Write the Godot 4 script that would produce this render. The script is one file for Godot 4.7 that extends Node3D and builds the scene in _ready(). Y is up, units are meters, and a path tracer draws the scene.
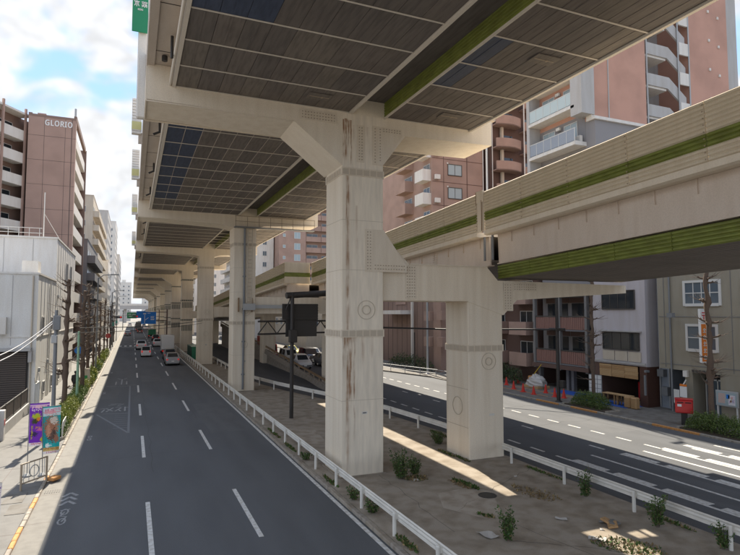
extends Node3D
# Road under an elevated expressway, seen from a footbridge. x across the road, -z along it, y up, metres.

var M := {}
var TX := {}
var taken := {}
var cache := {}
var rng := RandomNumberGenerator.new()

# ---------------------------------------------------------------- mesh collector
class MB:
	var v := PackedVector3Array()
	var n := PackedVector3Array()
	var uv := PackedVector2Array()
	var col := PackedColorArray()
	var tint := Color(1, 1, 1)
	var xf := Transform3D.IDENTITY
	func raw(a: Vector3, b: Vector3, c: Vector3, na: Vector3, nb: Vector3, nc: Vector3, ua := Vector2(), ub := Vector2(), uc := Vector2()):
		v.append(xf * a); v.append(xf * b); v.append(xf * c)
		n.append((xf.basis * na).normalized()); n.append((xf.basis * nb).normalized()); n.append((xf.basis * nc).normalized())
		uv.append(ua); uv.append(ub); uv.append(uc)
		col.append(tint); col.append(tint); col.append(tint)
	func tri(a: Vector3, b: Vector3, c: Vector3, hint: Vector3, ua := Vector2(), ub := Vector2(), uc := Vector2()):
		var q := (c - a).cross(b - a)
		if q.dot(hint) < 0:
			raw(a, c, b, -q, -q, -q, ua, uc, ub)
		else:
			raw(a, b, c, q, q, q, ua, ub, uc)
	func quad(a: Vector3, b: Vector3, c: Vector3, d: Vector3, hint: Vector3, flip_u := false):
		var u0 := 1.0 if flip_u else 0.0
		var u1 := 1.0 - u0
		tri(a, b, c, hint, Vector2(u0, 1), Vector2(u1, 1), Vector2(u1, 0))
		tri(a, c, d, hint, Vector2(u0, 1), Vector2(u1, 0), Vector2(u0, 0))
	func box(c: Vector3, s: Vector3, b := Basis()):
		var h := s * 0.5
		for ax in 3:
			var e := Vector3.ZERO; e[ax] = h[ax]
			var f := Vector3.ZERO; f[(ax + 1) % 3] = h[(ax + 1) % 3]
			var g := Vector3.ZERO; g[(ax + 2) % 3] = h[(ax + 2) % 3]
			for sg in [-1.0, 1.0]:
				var o: Vector3 = e * sg
				quad(c + b * (o - f - g), c + b * (o + f - g), c + b * (o + f + g), c + b * (o - f + g), b * o)
	# box between two corners
	func bb(x0: float, x1: float, y0: float, y1: float, z0: float, z1: float):
		box(Vector3(x0 + x1, y0 + y1, z0 + z1) * 0.5, Vector3(absf(x1 - x0), absf(y1 - y0), absf(z1 - z0)))
	# chamfered box
	func cbox(c: Vector3, s: Vector3, k: float, b := Basis()):
		var h := s * 0.5
		for ax in 3:
			var i := (ax + 1) % 3
			var j := (ax + 2) % 3
			for sg in [-1.0, 1.0]:
				var P := []
				for q in [[-1, -1], [1, -1], [1, 1], [-1, 1]]:
					var p := Vector3.ZERO
					p[ax] = h[ax] * sg; p[i] = (h[i] - k) * q[0]; p[j] = (h[j] - k) * q[1]
					P.append(c + b * p)
				var o := Vector3.ZERO; o[ax] = sg
				quad(P[0], P[1], P[2], P[3], b * o)
			for si in [-1.0, 1.0]:
				for sj in [-1.0, 1.0]:
					var P2 := []
					for q in [[-1, 0], [1, 0], [1, 1], [-1, 1]]:
						var p := Vector3.ZERO
						p[ax] = (h[ax] - k) * q[0]
						p[i] = (h[i] - (k if q[1] == 1 else 0.0)) * si
						p[j] = (h[j] - (0.0 if q[1] == 1 else k)) * sj
						P2.append(c + b * p)
					var o2 := Vector3.ZERO; o2[i] = si; o2[j] = sj
					quad(P2[0], P2[1], P2[2], P2[3], b * o2)
		for sx in [-1.0, 1.0]:
			for sy in [-1.0, 1.0]:
				for sz in [-1.0, 1.0]:
					var q := Vector3(sx, sy, sz)
					tri(c + b * (Vector3(h.x, h.y - k, h.z - k) * q), c + b * (Vector3(h.x - k, h.y, h.z - k) * q), c + b * (Vector3(h.x - k, h.y - k, h.z) * q), b * q)
	# flat polygon pushed along d: points are o + u*x + w*y
	func prism(poly: PackedVector2Array, o: Vector3, u: Vector3, w: Vector3, d: Vector3):
		var idx := Geometry2D.triangulate_polygon(poly)
		for t in range(0, idx.size(), 3):
			var a := o + u * poly[idx[t]].x + w * poly[idx[t]].y
			var b := o + u * poly[idx[t + 1]].x + w * poly[idx[t + 1]].y
			var c := o + u * poly[idx[t + 2]].x + w * poly[idx[t + 2]].y
			tri(a, b, c, -d)
			tri(a + d, b + d, c + d, d)
		var cw := Geometry2D.is_polygon_clockwise(poly)
		for k in poly.size():
			var p := poly[k]
			var q := poly[(k + 1) % poly.size()]
			var e := (q - p)
			var nn := Vector2(-e.y, e.x) if cw else Vector2(e.y, -e.x)
			var a := o + u * p.x + w * p.y
			var b := o + u * q.x + w * q.y
			quad(a, b, b + d, a + d, u * nn.x + w * nn.y)
	# round bar through points
	func tube(pts: Array, rad, sides := 8, caps := true):
		var rings := []
		var last := Vector3.ZERO
		for k in pts.size():
			var dir: Vector3
			if k == 0: dir = pts[1] - pts[0]
			elif k == pts.size() - 1: dir = pts[k] - pts[k - 1]
			else: dir = (pts[k + 1] - pts[k]).normalized() + (pts[k] - pts[k - 1]).normalized()
			dir = dir.normalized()
			if last == Vector3.ZERO:
				last = dir.cross(Vector3(0, 0, 1) if absf(dir.z) < 0.8 else Vector3(1, 0, 0)).normalized()
			var a := (last - dir * last.dot(dir)).normalized()
			last = a
			var b := dir.cross(a)
			var r: float = rad[k] if rad is Array else rad
			var ring := []
			for s in sides:
				var t := TAU * s / sides
				ring.append([pts[k] + (a * cos(t) + b * sin(t)) * r, a * cos(t) + b * sin(t)])
			rings.append([ring, pts[k], dir])
		for k in rings.size() - 1:
			var A: Array = rings[k][0]
			var B: Array = rings[k + 1][0]
			for s in sides:
				var t := (s + 1) % sides
				var g: Vector3 = (B[t][0] - A[s][0]).cross(A[t][0] - A[s][0])
				if g.dot(A[s][1] + A[t][1]) >= 0:
					raw(A[s][0], A[t][0], B[t][0], A[s][1], A[t][1], B[t][1])
					raw(A[s][0], B[t][0], B[s][0], A[s][1], B[t][1], B[s][1])
				else:
					raw(A[s][0], B[t][0], A[t][0], A[s][1], B[t][1], A[t][1])
					raw(A[s][0], B[s][0], B[t][0], A[s][1], B[s][1], B[t][1])
		if caps:
			for e in [[rings[0], -1.0], [rings[-1], 1.0]]:
				for s in sides:
					tri(e[0][1], e[0][0][s][0], e[0][0][(s + 1) % sides][0], e[0][2] * e[1])
	# turned profile [radius, y] about the y axis at c
	func lathe(c: Vector3, prof: Array, sides := 14):
		for k in prof.size() - 1:
			for s in sides:
				var t0 := TAU * s / sides
				var t1 := TAU * (s + 1) / sides
				var a := c + Vector3(cos(t0) * prof[k][0], prof[k][1], sin(t0) * prof[k][0])
				var b := c + Vector3(cos(t1) * prof[k][0], prof[k][1], sin(t1) * prof[k][0])
				var d := c + Vector3(cos(t0) * prof[k + 1][0], prof[k + 1][1], sin(t0) * prof[k + 1][0])
				var e := c + Vector3(cos(t1) * prof[k + 1][0], prof[k + 1][1], sin(t1) * prof[k + 1][0])
				var out := Vector3(cos((t0 + t1) / 2), 0, sin((t0 + t1) / 2)) * absf(prof[k + 1][1] - prof[k][1])
				out.y = (prof[k][0] - prof[k + 1][0]) * signf(prof[k + 1][1] - prof[k][1] + 1e-6)
				if prof[k][0] > 1e-5: tri(a, b, e, out)
				if prof[k + 1][0] > 1e-5: tri(a, e, d, out)
	# flat ring standing off a plane
	func ring(c: Vector3, u: Vector3, w: Vector3, r0: float, r1: float, d: Vector3, sides := 28):
		for s in sides:
			var t0 := TAU * s / sides
			var t1 := TAU * (s + 1) / sides
			var e0 := u * cos(t0) + w * sin(t0)
			var e1 := u * cos(t1) + w * sin(t1)
			quad(c + d + e0 * r0, c + d + e0 * r1, c + d + e1 * r1, c + d + e1 * r0, d)
			quad(c + e0 * r1, c + e1 * r1, c + e1 * r1 + d, c + e0 * r1 + d, e0 + e1)
			if r0 > 0.001: quad(c + e0 * r0, c + e1 * r0, c + e1 * r0 + d, c + e0 * r0 + d, -e0 - e1)
	# sheet swept along points: profile (across, up) is placed with 'across' along the level normal
	func sweep(path: Array, prof: Array, closed := true):
		var rows := []
		for k in path.size():
			var d: Vector3
			if k == 0: d = path[1] - path[0]
			elif k == path.size() - 1: d = path[k] - path[k - 1]
			else: d = (path[k + 1] - path[k]).normalized() + (path[k] - path[k - 1]).normalized()
			d.y = 0; d = d.normalized()
			var side := Vector3(-d.z, 0, d.x)
			if k > 0 and k < path.size() - 1:
				var e: Vector3 = path[k + 1] - path[k]; e.y = 0
				side = side / maxf(0.5, d.dot(e.normalized()))
			var row := []
			for p in prof: row.append(path[k] + side * p[0] + Vector3(0, p[1], 0))
			rows.append(row)
		var cen := Vector2.ZERO
		for p in prof: cen += Vector2(p[0], p[1]) / prof.size()
		var m := prof.size()
		for k in rows.size() - 1:
			var dd: Vector3 = path[k + 1] - path[k]; dd.y = 0; dd = dd.normalized()
			var sd := Vector3(-dd.z, 0, dd.x)
			for i in (m if closed else m - 1):
				var j := (i + 1) % m
				var e := Vector2(prof[j][0] - prof[i][0], prof[j][1] - prof[i][1])
				var nn := Vector2(e.y, -e.x)
				var mid := Vector2(prof[j][0] + prof[i][0], prof[j][1] + prof[i][1]) * 0.5 - cen
				if nn.dot(mid) < 0: nn = -nn
				quad(rows[k][i], rows[k + 1][i], rows[k + 1][j], rows[k][j], sd * nn.x + Vector3(0, nn.y, 0))
		if closed:
			var poly := PackedVector2Array()
			for p in prof: poly.append(Vector2(p[0], p[1]))
			var idx := Geometry2D.triangulate_polygon(poly)
			for t in range(0, idx.size(), 3):
				tri(rows[0][idx[t]], rows[0][idx[t + 1]], rows[0][idx[t + 2]], path[0] - path[1])
				tri(rows[-1][idx[t]], rows[-1][idx[t + 1]], rows[-1][idx[t + 2]], path[-1] - path[-2])
	func done() -> ArrayMesh:
		var arr := []
		arr.resize(Mesh.ARRAY_MAX)
		arr[Mesh.ARRAY_VERTEX] = v; arr[Mesh.ARRAY_NORMAL] = n; arr[Mesh.ARRAY_TEX_UV] = uv; arr[Mesh.ARRAY_COLOR] = col
		var m := ArrayMesh.new()
		m.add_surface_from_arrays(Mesh.PRIMITIVE_TRIANGLES, arr)
		return m

func V(x, y, z) -> Vector3: return Vector3(x, y, z)

# ---------------------------------------------------------------- nodes
func numbered(called: String, where: Node = self) -> String:
	var key := str(where.get_instance_id()) + called
	if not taken.has(key):
		taken[key] = 0
		return called
	taken[key] += 1
	return "%s_%03d" % [called, taken[key]]

func thing(called: String, label: String, category: String, at := Vector3.ZERO, turn := 0.0, group := "") -> Node3D:
	var o := Node3D.new()
	o.name = numbered(called)
	add_child(o)
	o.position = at
	o.rotation.y = turn
	tag(o, label, category, group)
	return o

func tag(o: Node, label: String, category: String, group := ""):
	o.set_meta("label", label)
	o.set_meta("category", category)
	if group != "": o.set_meta("group", group)

func part(p: Node, called: String, mesh: Mesh, m: Material, at := Vector3.ZERO, turn := 0.0) -> MeshInstance3D:
	var o := MeshInstance3D.new()
	o.name = numbered(called, p)
	o.mesh = mesh
	o.material_override = m
	o.position = at
	o.rotation.y = turn
	o.cast_shadow = GeometryInstance3D.SHADOW_CASTING_SETTING_ON
	p.add_child(o)
	return o

func whole(called: String, mesh: Mesh, m: Material, label: String, category: String, at := Vector3.ZERO, turn := 0.0, group := "") -> MeshInstance3D:
	var o := part(self, called, mesh, m, at, turn)
	tag(o, label, category, group)
	return o

func struct(called: String, mesh: Mesh, m: Material, at := Vector3.ZERO) -> MeshInstance3D:
	var o := part(self, called, mesh, m, at)
	o.set_meta("kind", "structure")
	return o

func stuff(o: Node) -> Node:
	o.set_meta("kind", "stuff")
	return o

func copy(o: Node3D, at: Vector3, turn := 0.0, label := "", group := "") -> Node3D:
	var base := String(o.name)
	var c: Node3D = o.duplicate()
	c.name = numbered(base)
	add_child(c)
	c.position = at
	c.rotation.y = turn
	if label != "": c.set_meta("label", label)
	if group != "": c.set_meta("group", group)
	return c

# one box as a part
func pbox(p: Node, called: String, c: Vector3, s: Vector3, m: Material, k := 0.0, turn := 0.0) -> MeshInstance3D:
	var key := "box%s%s" % [s, k]
	if not cache.has(key):
		var b := MB.new()
		if k > 0: b.cbox(Vector3.ZERO, s, k)
		else: b.box(Vector3.ZERO, s)
		cache[key] = b.done()
	return part(p, called, cache[key], m, c, turn)

# ---------------------------------------------------------------- textures and materials
func lin(r: float, g: float, b: float) -> Color: return Color(r, g, b).linear_to_srgb()

func fbm(sd: int, freq: float, oct := 4, type := FastNoiseLite.TYPE_SIMPLEX_SMOOTH) -> FastNoiseLite:
	var f := FastNoiseLite.new()
	f.seed = sd; f.frequency = freq; f.noise_type = type
	f.fractal_type = FastNoiseLite.FRACTAL_FBM if oct > 1 else FastNoiseLite.FRACTAL_NONE
	f.fractal_octaves = oct
	return f

# tone texture: brightness lo..hi (linear factors), sharpened around 'mid' when gain > 1; c1 tints the dark end
func tone(key: String, sd: int, freq: float, oct: int, lo: float, hi: float, gain := 1.0, mid := 0.5, c1 := Color(1, 1, 1), size := 512, type := FastNoiseLite.TYPE_SIMPLEX_SMOOTH):
	var im := fbm(sd, freq, oct, type).get_seamless_image(size, size)
	im.convert(Image.FORMAT_L8)
	var src := im.get_data()
	var out := PackedByteArray()
	out.resize(src.size() * 3)
	var lut := []
	for k in 256:
		var t := clampf((k / 255.0 - mid) * gain + 0.5, 0, 1)
		var f := lerpf(lo, hi, t)
		var c := Color(f, f, f).lerp(Color(f * c1.r, f * c1.g, f * c1.b), 1.0 - t).linear_to_srgb()
		lut.append([int(clampf(c.r, 0, 1) * 255), int(clampf(c.g, 0, 1) * 255), int(clampf(c.b, 0, 1) * 255)])
	for k in src.size():
		var e: Array = lut[src[k]]
		out[k * 3] = e[0]; out[k * 3 + 1] = e[1]; out[k * 3 + 2] = e[2]
	TX[key] = ImageTexture.create_from_image(Image.create_from_data(size, size, false, Image.FORMAT_RGB8, out))

func bumps(key: String, sd: int, freq: float, oct: int, strength: float, size := 512, type := FastNoiseLite.TYPE_SIMPLEX_SMOOTH):
	var im := fbm(sd, freq, oct, type).get_seamless_image(size, size)
	im.convert(Image.FORMAT_RGBA8)
	im.bump_map_to_normal_map(strength)
	TX[key] = ImageTexture.create_from_image(im)

func mat(key: String, c: Color, rough := 0.8, o := {}) -> StandardMaterial3D:
	var m := StandardMaterial3D.new()
	m.albedo_color = c
	m.roughness = rough
	m.metallic = o.get("metal", 0.0)
	m.metallic_specular = o.get("spec", 0.5)
	if o.has("tex"):
		m.albedo_texture = TX[o.tex]
		m.uv1_triplanar = true; m.uv1_world_triplanar = true
		var s = o.get("scale", 1.0)
		m.uv1_scale = s if s is Vector3 else Vector3(s, s, s)
	if o.has("bump"):
		m.normal_enabled = true
		m.normal_texture = TX[o.bump]
		m.normal_scale = o.get("bscale", 1.0)
		m.uv1_triplanar = true; m.uv1_world_triplanar = true
		if not o.has("tex"):
			var s2 = o.get("scale", 1.0)
			m.uv1_scale = s2 if s2 is Vector3 else Vector3(s2, s2, s2)
	if o.has("wide"):
		m.detail_enabled = true
		m.detail_albedo = TX[o.wide]
		m.detail_blend_mode = BaseMaterial3D.BLEND_MODE_MUL
		m.detail_uv_layer = BaseMaterial3D.DETAIL_UV_2
		m.uv2_triplanar = true; m.uv2_world_triplanar = true
		var s3 = o.get("wscale", 0.1)
		m.uv2_scale = s3 if s3 is Vector3 else Vector3(s3, s3, s3)
	if o.get("vcol", false): m.vertex_color_use_as_albedo = true
	if o.has("alpha"):
		m.transparency = BaseMaterial3D.TRANSPARENCY_ALPHA
		m.albedo_color.a = o.alpha
	if o.has("backlight"):
		m.backlight_enabled = true; m.backlight = o.backlight
	if o.has("coat"):
		m.clearcoat_enabled = true; m.clearcoat = o.coat; m.clearcoat_roughness = 0.08
	if o.has("glow"):
		m.emission_enabled = true; m.emission = c; m.emission_energy_multiplier = o.glow
	if o.get("two", false): m.cull_mode = BaseMaterial3D.CULL_DISABLED
	M[key] = m
	return m

func make_textures():
	tone("speck", 3, 0.22, 3, 0.70, 1.16, 1.5)              # fine aggregate
	tone("grain", 5, 0.05, 5, 0.90, 1.04, 1.2)             # general soft grain
	tone("patch", 7, 0.008, 6, 0.84, 1.05, 1.3)            # broad uneven tone
	tone("dirt", 11, 0.012, 6, 0.70, 1.04, 1.5, 0.4, Color(0.96, 0.91, 0.84))      # stains
	tone("streak", 13, 0.010, 6, 0.90, 1.03, 1.2, 0.42, Color(1.0, 0.97, 0.93))     # run-off when stretched upright
	tone("soot", 17, 0.012, 6, 0.72, 1.1, 1.4, 0.45)
	tone("tilew", 19, 0.3, 2, 0.84, 1.08, 1.2, 0.5, Color(1, 0.97, 0.94))
	tone("bark", 23, 0.05, 5, 0.55, 1.15, 1.6)
	tone("woodg", 29, 0.03, 4, 0.6, 1.1, 1.5)
	bumps("nfine", 31, 0.25, 3, 2.5)
	bumps("nsoft", 37, 0.03, 4, 3.0)

func make_materials():
	mat("asphalt", lin(.118, .123, .131), 0.86, {"tex": "speck", "scale": 0.33, "wide": "patch", "wscale": Vector3(.11, .1, .02), "bump": "nfine", "bscale": .5})
	mat("asphalt_worn", lin(.128, .132, .138), 0.86, {"tex": "speck", "scale": 0.29, "wide": "patch", "wscale": Vector3(.2, .1, .06), "bump": "nfine", "bscale": .5})
	mat("asphalt_fill", lin(.10, .104, .11), 0.84, {"tex": "speck", "scale": 0.37, "wide": "patch", "wscale": .3})
	mat("seam", lin(.03, .032, .036), 0.7)
	mat("gutter", lin(.215, .205, .185), 0.85, {"tex": "speck", "scale": .5, "wide": "patch", "wscale": .5})
	mat("paving", lin(.195, .19, .18), 0.88, {"tex": "speck", "scale": .45, "wide": "patch", "wscale": .3})
	mat("paving_dark", lin(.19, .18, .165), 0.88, {"tex": "speck", "scale": 1.0, "wide": "dirt", "wscale": .17})
	mat("median", lin(.34, .295, .24), 0.92, {"tex": "grain", "scale": .7, "wide": "dirt", "wscale": .16, "bump": "nfine", "bscale": .4})
	mat("median_patch", lin(.40, .35, .29), 0.92, {"tex": "grain", "scale": .7, "wide": "dirt", "wscale": .2})
	mat("kerb", lin(.36, .33, .285), 0.88, {"tex": "grain", "scale": 1.4, "wide": "dirt", "wscale": .5})
	mat("kerb_b", lin(.32, .285, .245), 0.88, {"tex": "grain", "scale": 1.4, "wide": "dirt", "wscale": .4})
	mat("kerb_orange", lin(.62, .30, .10), 0.8, {"tex": "grain", "scale": 1.2, "wide": "dirt", "wscale": .9})
	mat("soil", lin(.09, .07, .05), 0.95, {"tex": "speck", "scale": 1.2})
	mat("ground", lin(.2, .19, .18), 0.9, {"tex": "patch", "scale": .05})
	mat("paint", lin(.72, .72, .70), 0.75, {"tex": "speck", "scale": .8, "wide": "dirt", "wscale": .6})
	mat("paint_worn", lin(.36, .37, .38), 0.8, {"tex": "speck", "scale": 1.3, "wide": "dirt", "wscale": .8})
	mat("paint_faint", lin(.20, .21, .225), 0.85, {"tex": "speck", "scale": 1.3})
	mat("cream", lin(.80, .715, .585), 0.5, {"tex": "grain", "scale": .6, "wide": "streak", "wscale": Vector3(.35, .03, .35), "spec": .4})
	mat("cream_b", lin(.74, .655, .53), 0.55, {"tex": "grain", "scale": .8, "wide": "streak", "wscale": Vector3(.5, .05, .5)})
	mat("cream_line", lin(.52, .445, .345), 0.6)
	mat("grille", lin(.13, .15, .13), 0.6)
	mat("bolt", lin(.36, .29, .21), 0.6)
	mat("soffit", lin(.175, .15, .13), 0.75, {"tex": "soot", "scale": Vector3(1.1, .5, .13), "wide": "patch", "wscale": .09})
	mat("soffit_b", lin(.155, .135, .12), 0.75, {"tex": "soot", "scale": Vector3(.9, .5, .11), "wide": "patch", "wscale": .07})
	mat("soffit_c", lin(.195, .168, .14), 0.75, {"tex": "soot", "scale": Vector3(1.0, .5, .16), "wide": "patch", "wscale": .08})
	mat("navy", lin(.05, .068, .115), 0.6, {"tex": "soot", "scale": Vector3(1.0, .5, .2)})
	mat("rail_line", lin(.66, .60, .51), 0.6, {"tex": "grain", "scale": .8})
	mat("slab", lin(.50, .435, .37), 0.7, {"tex": "grain", "scale": .7, "wide": "streak", "wscale": Vector3(.3, .1, .1)})
	mat("beige_panel", lin(.70, .61, .465), 0.6, {"tex": "grain", "scale": .8, "wide": "streak", "wscale": Vector3(.4, .05, .4)})
	mat("green_panel", lin(.20, .235, .04), 0.6, {"tex": "grain", "scale": .9, "wide": "dirt", "wscale": Vector3(.2, .4, .2)})
	mat("girder", lin(.68, .585, .495), 0.6, {"tex": "grain", "scale": .5, "wide": "streak", "wscale": Vector3(.25, .05, .25)})
	mat("dark_gap", lin(.03, .028, .026), 0.9)
	mat("dark_metal", lin(.035, .032, .03), 0.55, {"tex": "grain", "scale": 2.0})
	mat("black_pole", lin(.030, .026, .024), 0.5)
	mat("white_rail", lin(.76, .73, .66), 0.45, {"tex": "grain", "scale": 1.3, "wide": "patch", "wscale": .25})
	mat("rail_brown", lin(.30, .20, .115), 0.6, {"tex": "grain", "scale": 1.5, "wide": "dirt", "wscale": .9})
	mat("galv", lin(.42, .43, .43), 0.5, {"tex": "grain", "scale": 1.0, "metal": .3})
	mat("galv_dark", lin(.20, .21, .22), 0.55, {"tex": "grain", "scale": 1.0})
	mat("pole_green", lin(.26, .42, .28), 0.5)
	mat("white_wall", lin(.72, .715, .69), 0.85, {"tex": "grain", "scale": .4, "wide": "streak", "wscale": Vector3(.2, .03, .2)})
	mat("white_wall_b", lin(.73, .715, .69), 0.85, {"tex": "grain", "scale": .4, "wide": "streak", "wscale": Vector3(.3, .04, .3)})
	mat("brown_tile", lin(.42, .285, .235), 0.7, {"tex": "tilew", "scale": .8, "wide": "patch", "wscale": .05})
	mat("brown_tile_b", lin(.25, .17, .14), 0.7, {"tex": "tilew", "scale": .8})
	mat("joint", lin(.12, .09, .08), 0.8)
	mat("off_white", lin(.72, .70, .66), 0.7, {"tex": "grain", "scale": .5, "wide": "streak", "wscale": Vector3(.3, .05, .3)})
	mat("grey_wall", lin(.46, .455, .45), 0.85, {"tex": "grain", "scale": .5, "wide": "streak", "wscale": Vector3(.25, .04, .25)})
	mat("grey_dark", lin(.17, .17, .18), 0.85, {"tex": "grain", "scale": .5})
	mat("grey_blue", lin(.30, .34, .40), 0.8, {"tex": "grain", "scale": .5})
	mat("beige_wall", lin(.56, .50, .41), 0.8, {"tex": "grain", "scale": .5, "wide": "streak", "wscale": Vector3(.3, .05, .3)})
	mat("olive_wall", lin(.31, .29, .235), 0.85, {"tex": "tilew", "scale": .5, "wide": "streak", "wscale": Vector3(.25, .06, .25)})
	mat("mauve_wall", lin(.50, .475, .50), 0.85, {"tex": "grain", "scale": .5, "wide": "streak", "wscale": Vector3(.3, .03, .3)})
	mat("pink_wall", lin(.55, .315, .24), 0.75, {"tex": "tilew", "scale": .6, "wide": "patch", "wscale": .06})
	mat("pink_far", lin(.52, .40, .36), 0.75, {"tex": "grain", "scale": .5})
	mat("brick_red", lin(.40, .275, .225), 0.8, {"tex": "tilew", "scale": 1.2, "wide": "patch", "wscale": .08})
	mat("brick_dark", lin(.13, .08, .065), 0.8, {"tex": "tilew", "scale": 1.2})
	mat("louver", lin(.25, .135, .11), 0.7)
	mat("slate_brick", lin(.27, .265, .275), 0.8, {"tex": "tilew", "scale": 1.4})
	mat("glass_dark", lin(.03, .036, .042), 0.08, {"spec": .6})
	mat("glass_mid", lin(.10, .13, .16), 0.1, {"spec": .6})
	mat("glass_pale", lin(.34, .42, .45), 0.25, {"spec": .5})
	mat("frosted", lin(.46, .55, .56), 0.3)
	mat("frame", lin(.60, .60, .58), 0.5)
	mat("frame_dark", lin(.06, .055, .05), 0.5)
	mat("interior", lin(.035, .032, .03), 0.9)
	mat("shutter", lin(.085, .066, .054), 0.6)
	mat("wood_new", lin(.55, .36, .18), 0.7, {"tex": "woodg", "scale": Vector3(.8, 3.0, .5)})
	mat("wood_new_b", lin(.46, .28, .13), 0.7, {"tex": "woodg", "scale": Vector3(.8, 3.5, .5)})
	mat("wood_dark", lin(.10, .045, .03), 0.6, {"tex": "woodg", "scale": Vector3(2, .5, 2)})
	mat("red", lin(.55, .012, .014), 0.35, {"coat": .4})
	mat("cone_red", lin(.62, .035, .02), 0.55)
	mat("cone_green", lin(.02, .28, .09), 0.55)
	mat("tarp", lin(.02, .09, .38), 0.6)
	mat("orange", lin(.70, .19, .02), 0.5)
	mat("white", lin(.74, .74, .73), 0.5)
	mat("white_bag", lin(.5, .48, .45), 0.7, {"tex": "grain", "scale": 3.0})
	mat("sign_blue", lin(.008, .17, .58), 0.45)
	mat("sign_green", lin(.005, .20, .085), 0.45)
	mat("mint", lin(.10, .42, .33), 0.5)
	mat("yellow", lin(.62, .42, .02), 0.5)
	mat("bark", lin(.15, .105, .078), 0.95, {"tex": "bark", "scale": Vector3(2.2, .6, 2.2), "bump": "nsoft", "bscale": 1.4})
	mat("twig", lin(.15, .115, .09), 0.9)
	mat("leaf", Color(1, 1, 1), 0.6, {"vcol": true, "backlight": Color(.25, .3, .1), "two": true})
	mat("dry", Color(1, 1, 1), 0.9, {"vcol": true, "two": true})
	mat("cable_white", lin(.70, .70, .70), 0.5)
	mat("cable", lin(.05, .05, .05), 0.6)
	mat("rubber", lin(.02, .02, .02), 0.8)
	mat("alloy", lin(.4, .4, .41), 0.35, {"metal": .7})
	mat("tail", lin(.55, .015, .01), 0.3, {"glow": .45})
	mat("headlamp", lin(.75, .76, .78), 0.15)
	mat("car_white", lin(.74, .74, .73), 0.3, {"coat": .8})
	mat("car_silver", lin(.42, .43, .44), 0.32, {"coat": .8, "metal": .3})
	mat("car_black", lin(.02, .02, .022), 0.3, {"coat": .8})
	mat("car_grey", lin(.14, .145, .15), 0.3, {"coat": .8})
	mat("car_green", lin(.02, .19, .10), 0.4, {"coat": .4})
	mat("car_red", lin(.50, .012, .012), 0.35, {"coat": .6})
	mat("car_yellow", lin(.62, .58, .04), 0.4, {"coat": .5})
	mat("pale_yellow", lin(.58, .54, .24), 0.6)
	mat("pillar_grey", lin(.2, .195, .19), 0.85, {"tex": "grain", "scale": .5})
	mat("skin", lin(.48, .30, .21), 0.6)
	mat("cloth_dark", lin(.03, .03, .035), 0.85)
	mat("cloth_white", lin(.60, .60, .58), 0.85)

# ---------------------------------------------------------------- sky
func make_sky() -> Sky:
	var w := 1536
	var h := 768
	var im := Image.create(w, h, false, Image.FORMAT_RGBF)
	var big := fbm(49, 1.0, 6)
	var fine := fbm(43, 3.5, 6)
	var warp := fbm(47, 0.8, 2)
	for j in h:
		var el := (0.5 - (j + 0.5) / h) * PI
		var low := el < -0.05
		for i in w:
			var az := ((i + 0.5) / w - 0.5) * TAU
			if low:
				im.set_pixel(i, j, Color(.30, .29, .28))
				continue
			var d := Vector3(sin(az) * cos(el), sin(el), -cos(az) * cos(el))
			var y := maxf(d.y, 0.0)
			var air := Color(.52, .70, .96).lerp(Color(.17, .38, .82), pow(y, 0.6))
			var e := V(d.x, d.y * 1.5, d.z)
			var k := warp.get_noise_3dv(e * 5.0) * 0.05
			e += V(k, -k, k)
			var c := big.get_noise_3dv(e * 3.2) * 0.65 + fine.get_noise_3dv(e * 3.4) * 0.5
			var cover := smoothstep(-0.35, 0.10, c) * .96
			var lum := 0.60 + 0.15 * clampf(c * 0.9 + fine.get_noise_3dv(e * 5.5 + V(9, 3, 1)) * 1.3, -0.9, 0.9)
			var cloud := Color(lum * 1.0, lum * 1.0, lum * 1.0)
			cover = maxf(cover, smoothstep(0.16, 0.0, y) * 0.8)
			im.set_pixel(i, j, air.lerp(cloud, cover))
	var pm := PanoramaSkyMaterial.new()
	pm.panorama = ImageTexture.create_from_image(im)
	var s := Sky.new()
	s.sky_material = pm
	return s

func _ready():
	var cam := Camera3D.new()
	cam.name = "camera"
	add_child(cam)
	cam.position = Vector3(0, 6.8, 0)
	cam.rotation_degrees = Vector3(3.653, -23.132, 0)
	cam.fov = 53.04
	cam.near = 0.1
	cam.far = 3000
	cam.current = true
	var env := Environment.new()
	env.background_mode = Environment.BG_SKY
	env.sky = make_sky()
	env.background_energy_multiplier = 0.82
	env.tonemap_mode = Environment.TONE_MAPPER_LINEAR
	env.tonemap_exposure = 2.0
	env.sdfgi_enabled = true
	env.ssao_enabled = true
	env.ssil_enabled = true
	var we := WorldEnvironment.new()
	we.environment = env
	add_child(we)
	var sun := DirectionalLight3D.new()
	sun.name = "sun"
	add_child(sun)
	sun.light_color = Color(1.0, 0.955, 0.88)
	sun.light_energy = 1.6
	sun.light_angular_distance = 0.5
	sun.shadow_enabled = true
	sun.look_at_from_position(Vector3.ZERO, Vector3(-.145, -1, .935), Vector3.UP)
	rng.seed = 20
	make_textures()
	make_materials()
	ground_and_roads()
	viaduct()
	ramp()
	buildings_left()
	buildings_right()
	street_left()
	street_right()
	median_things()
	traffic()

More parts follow.
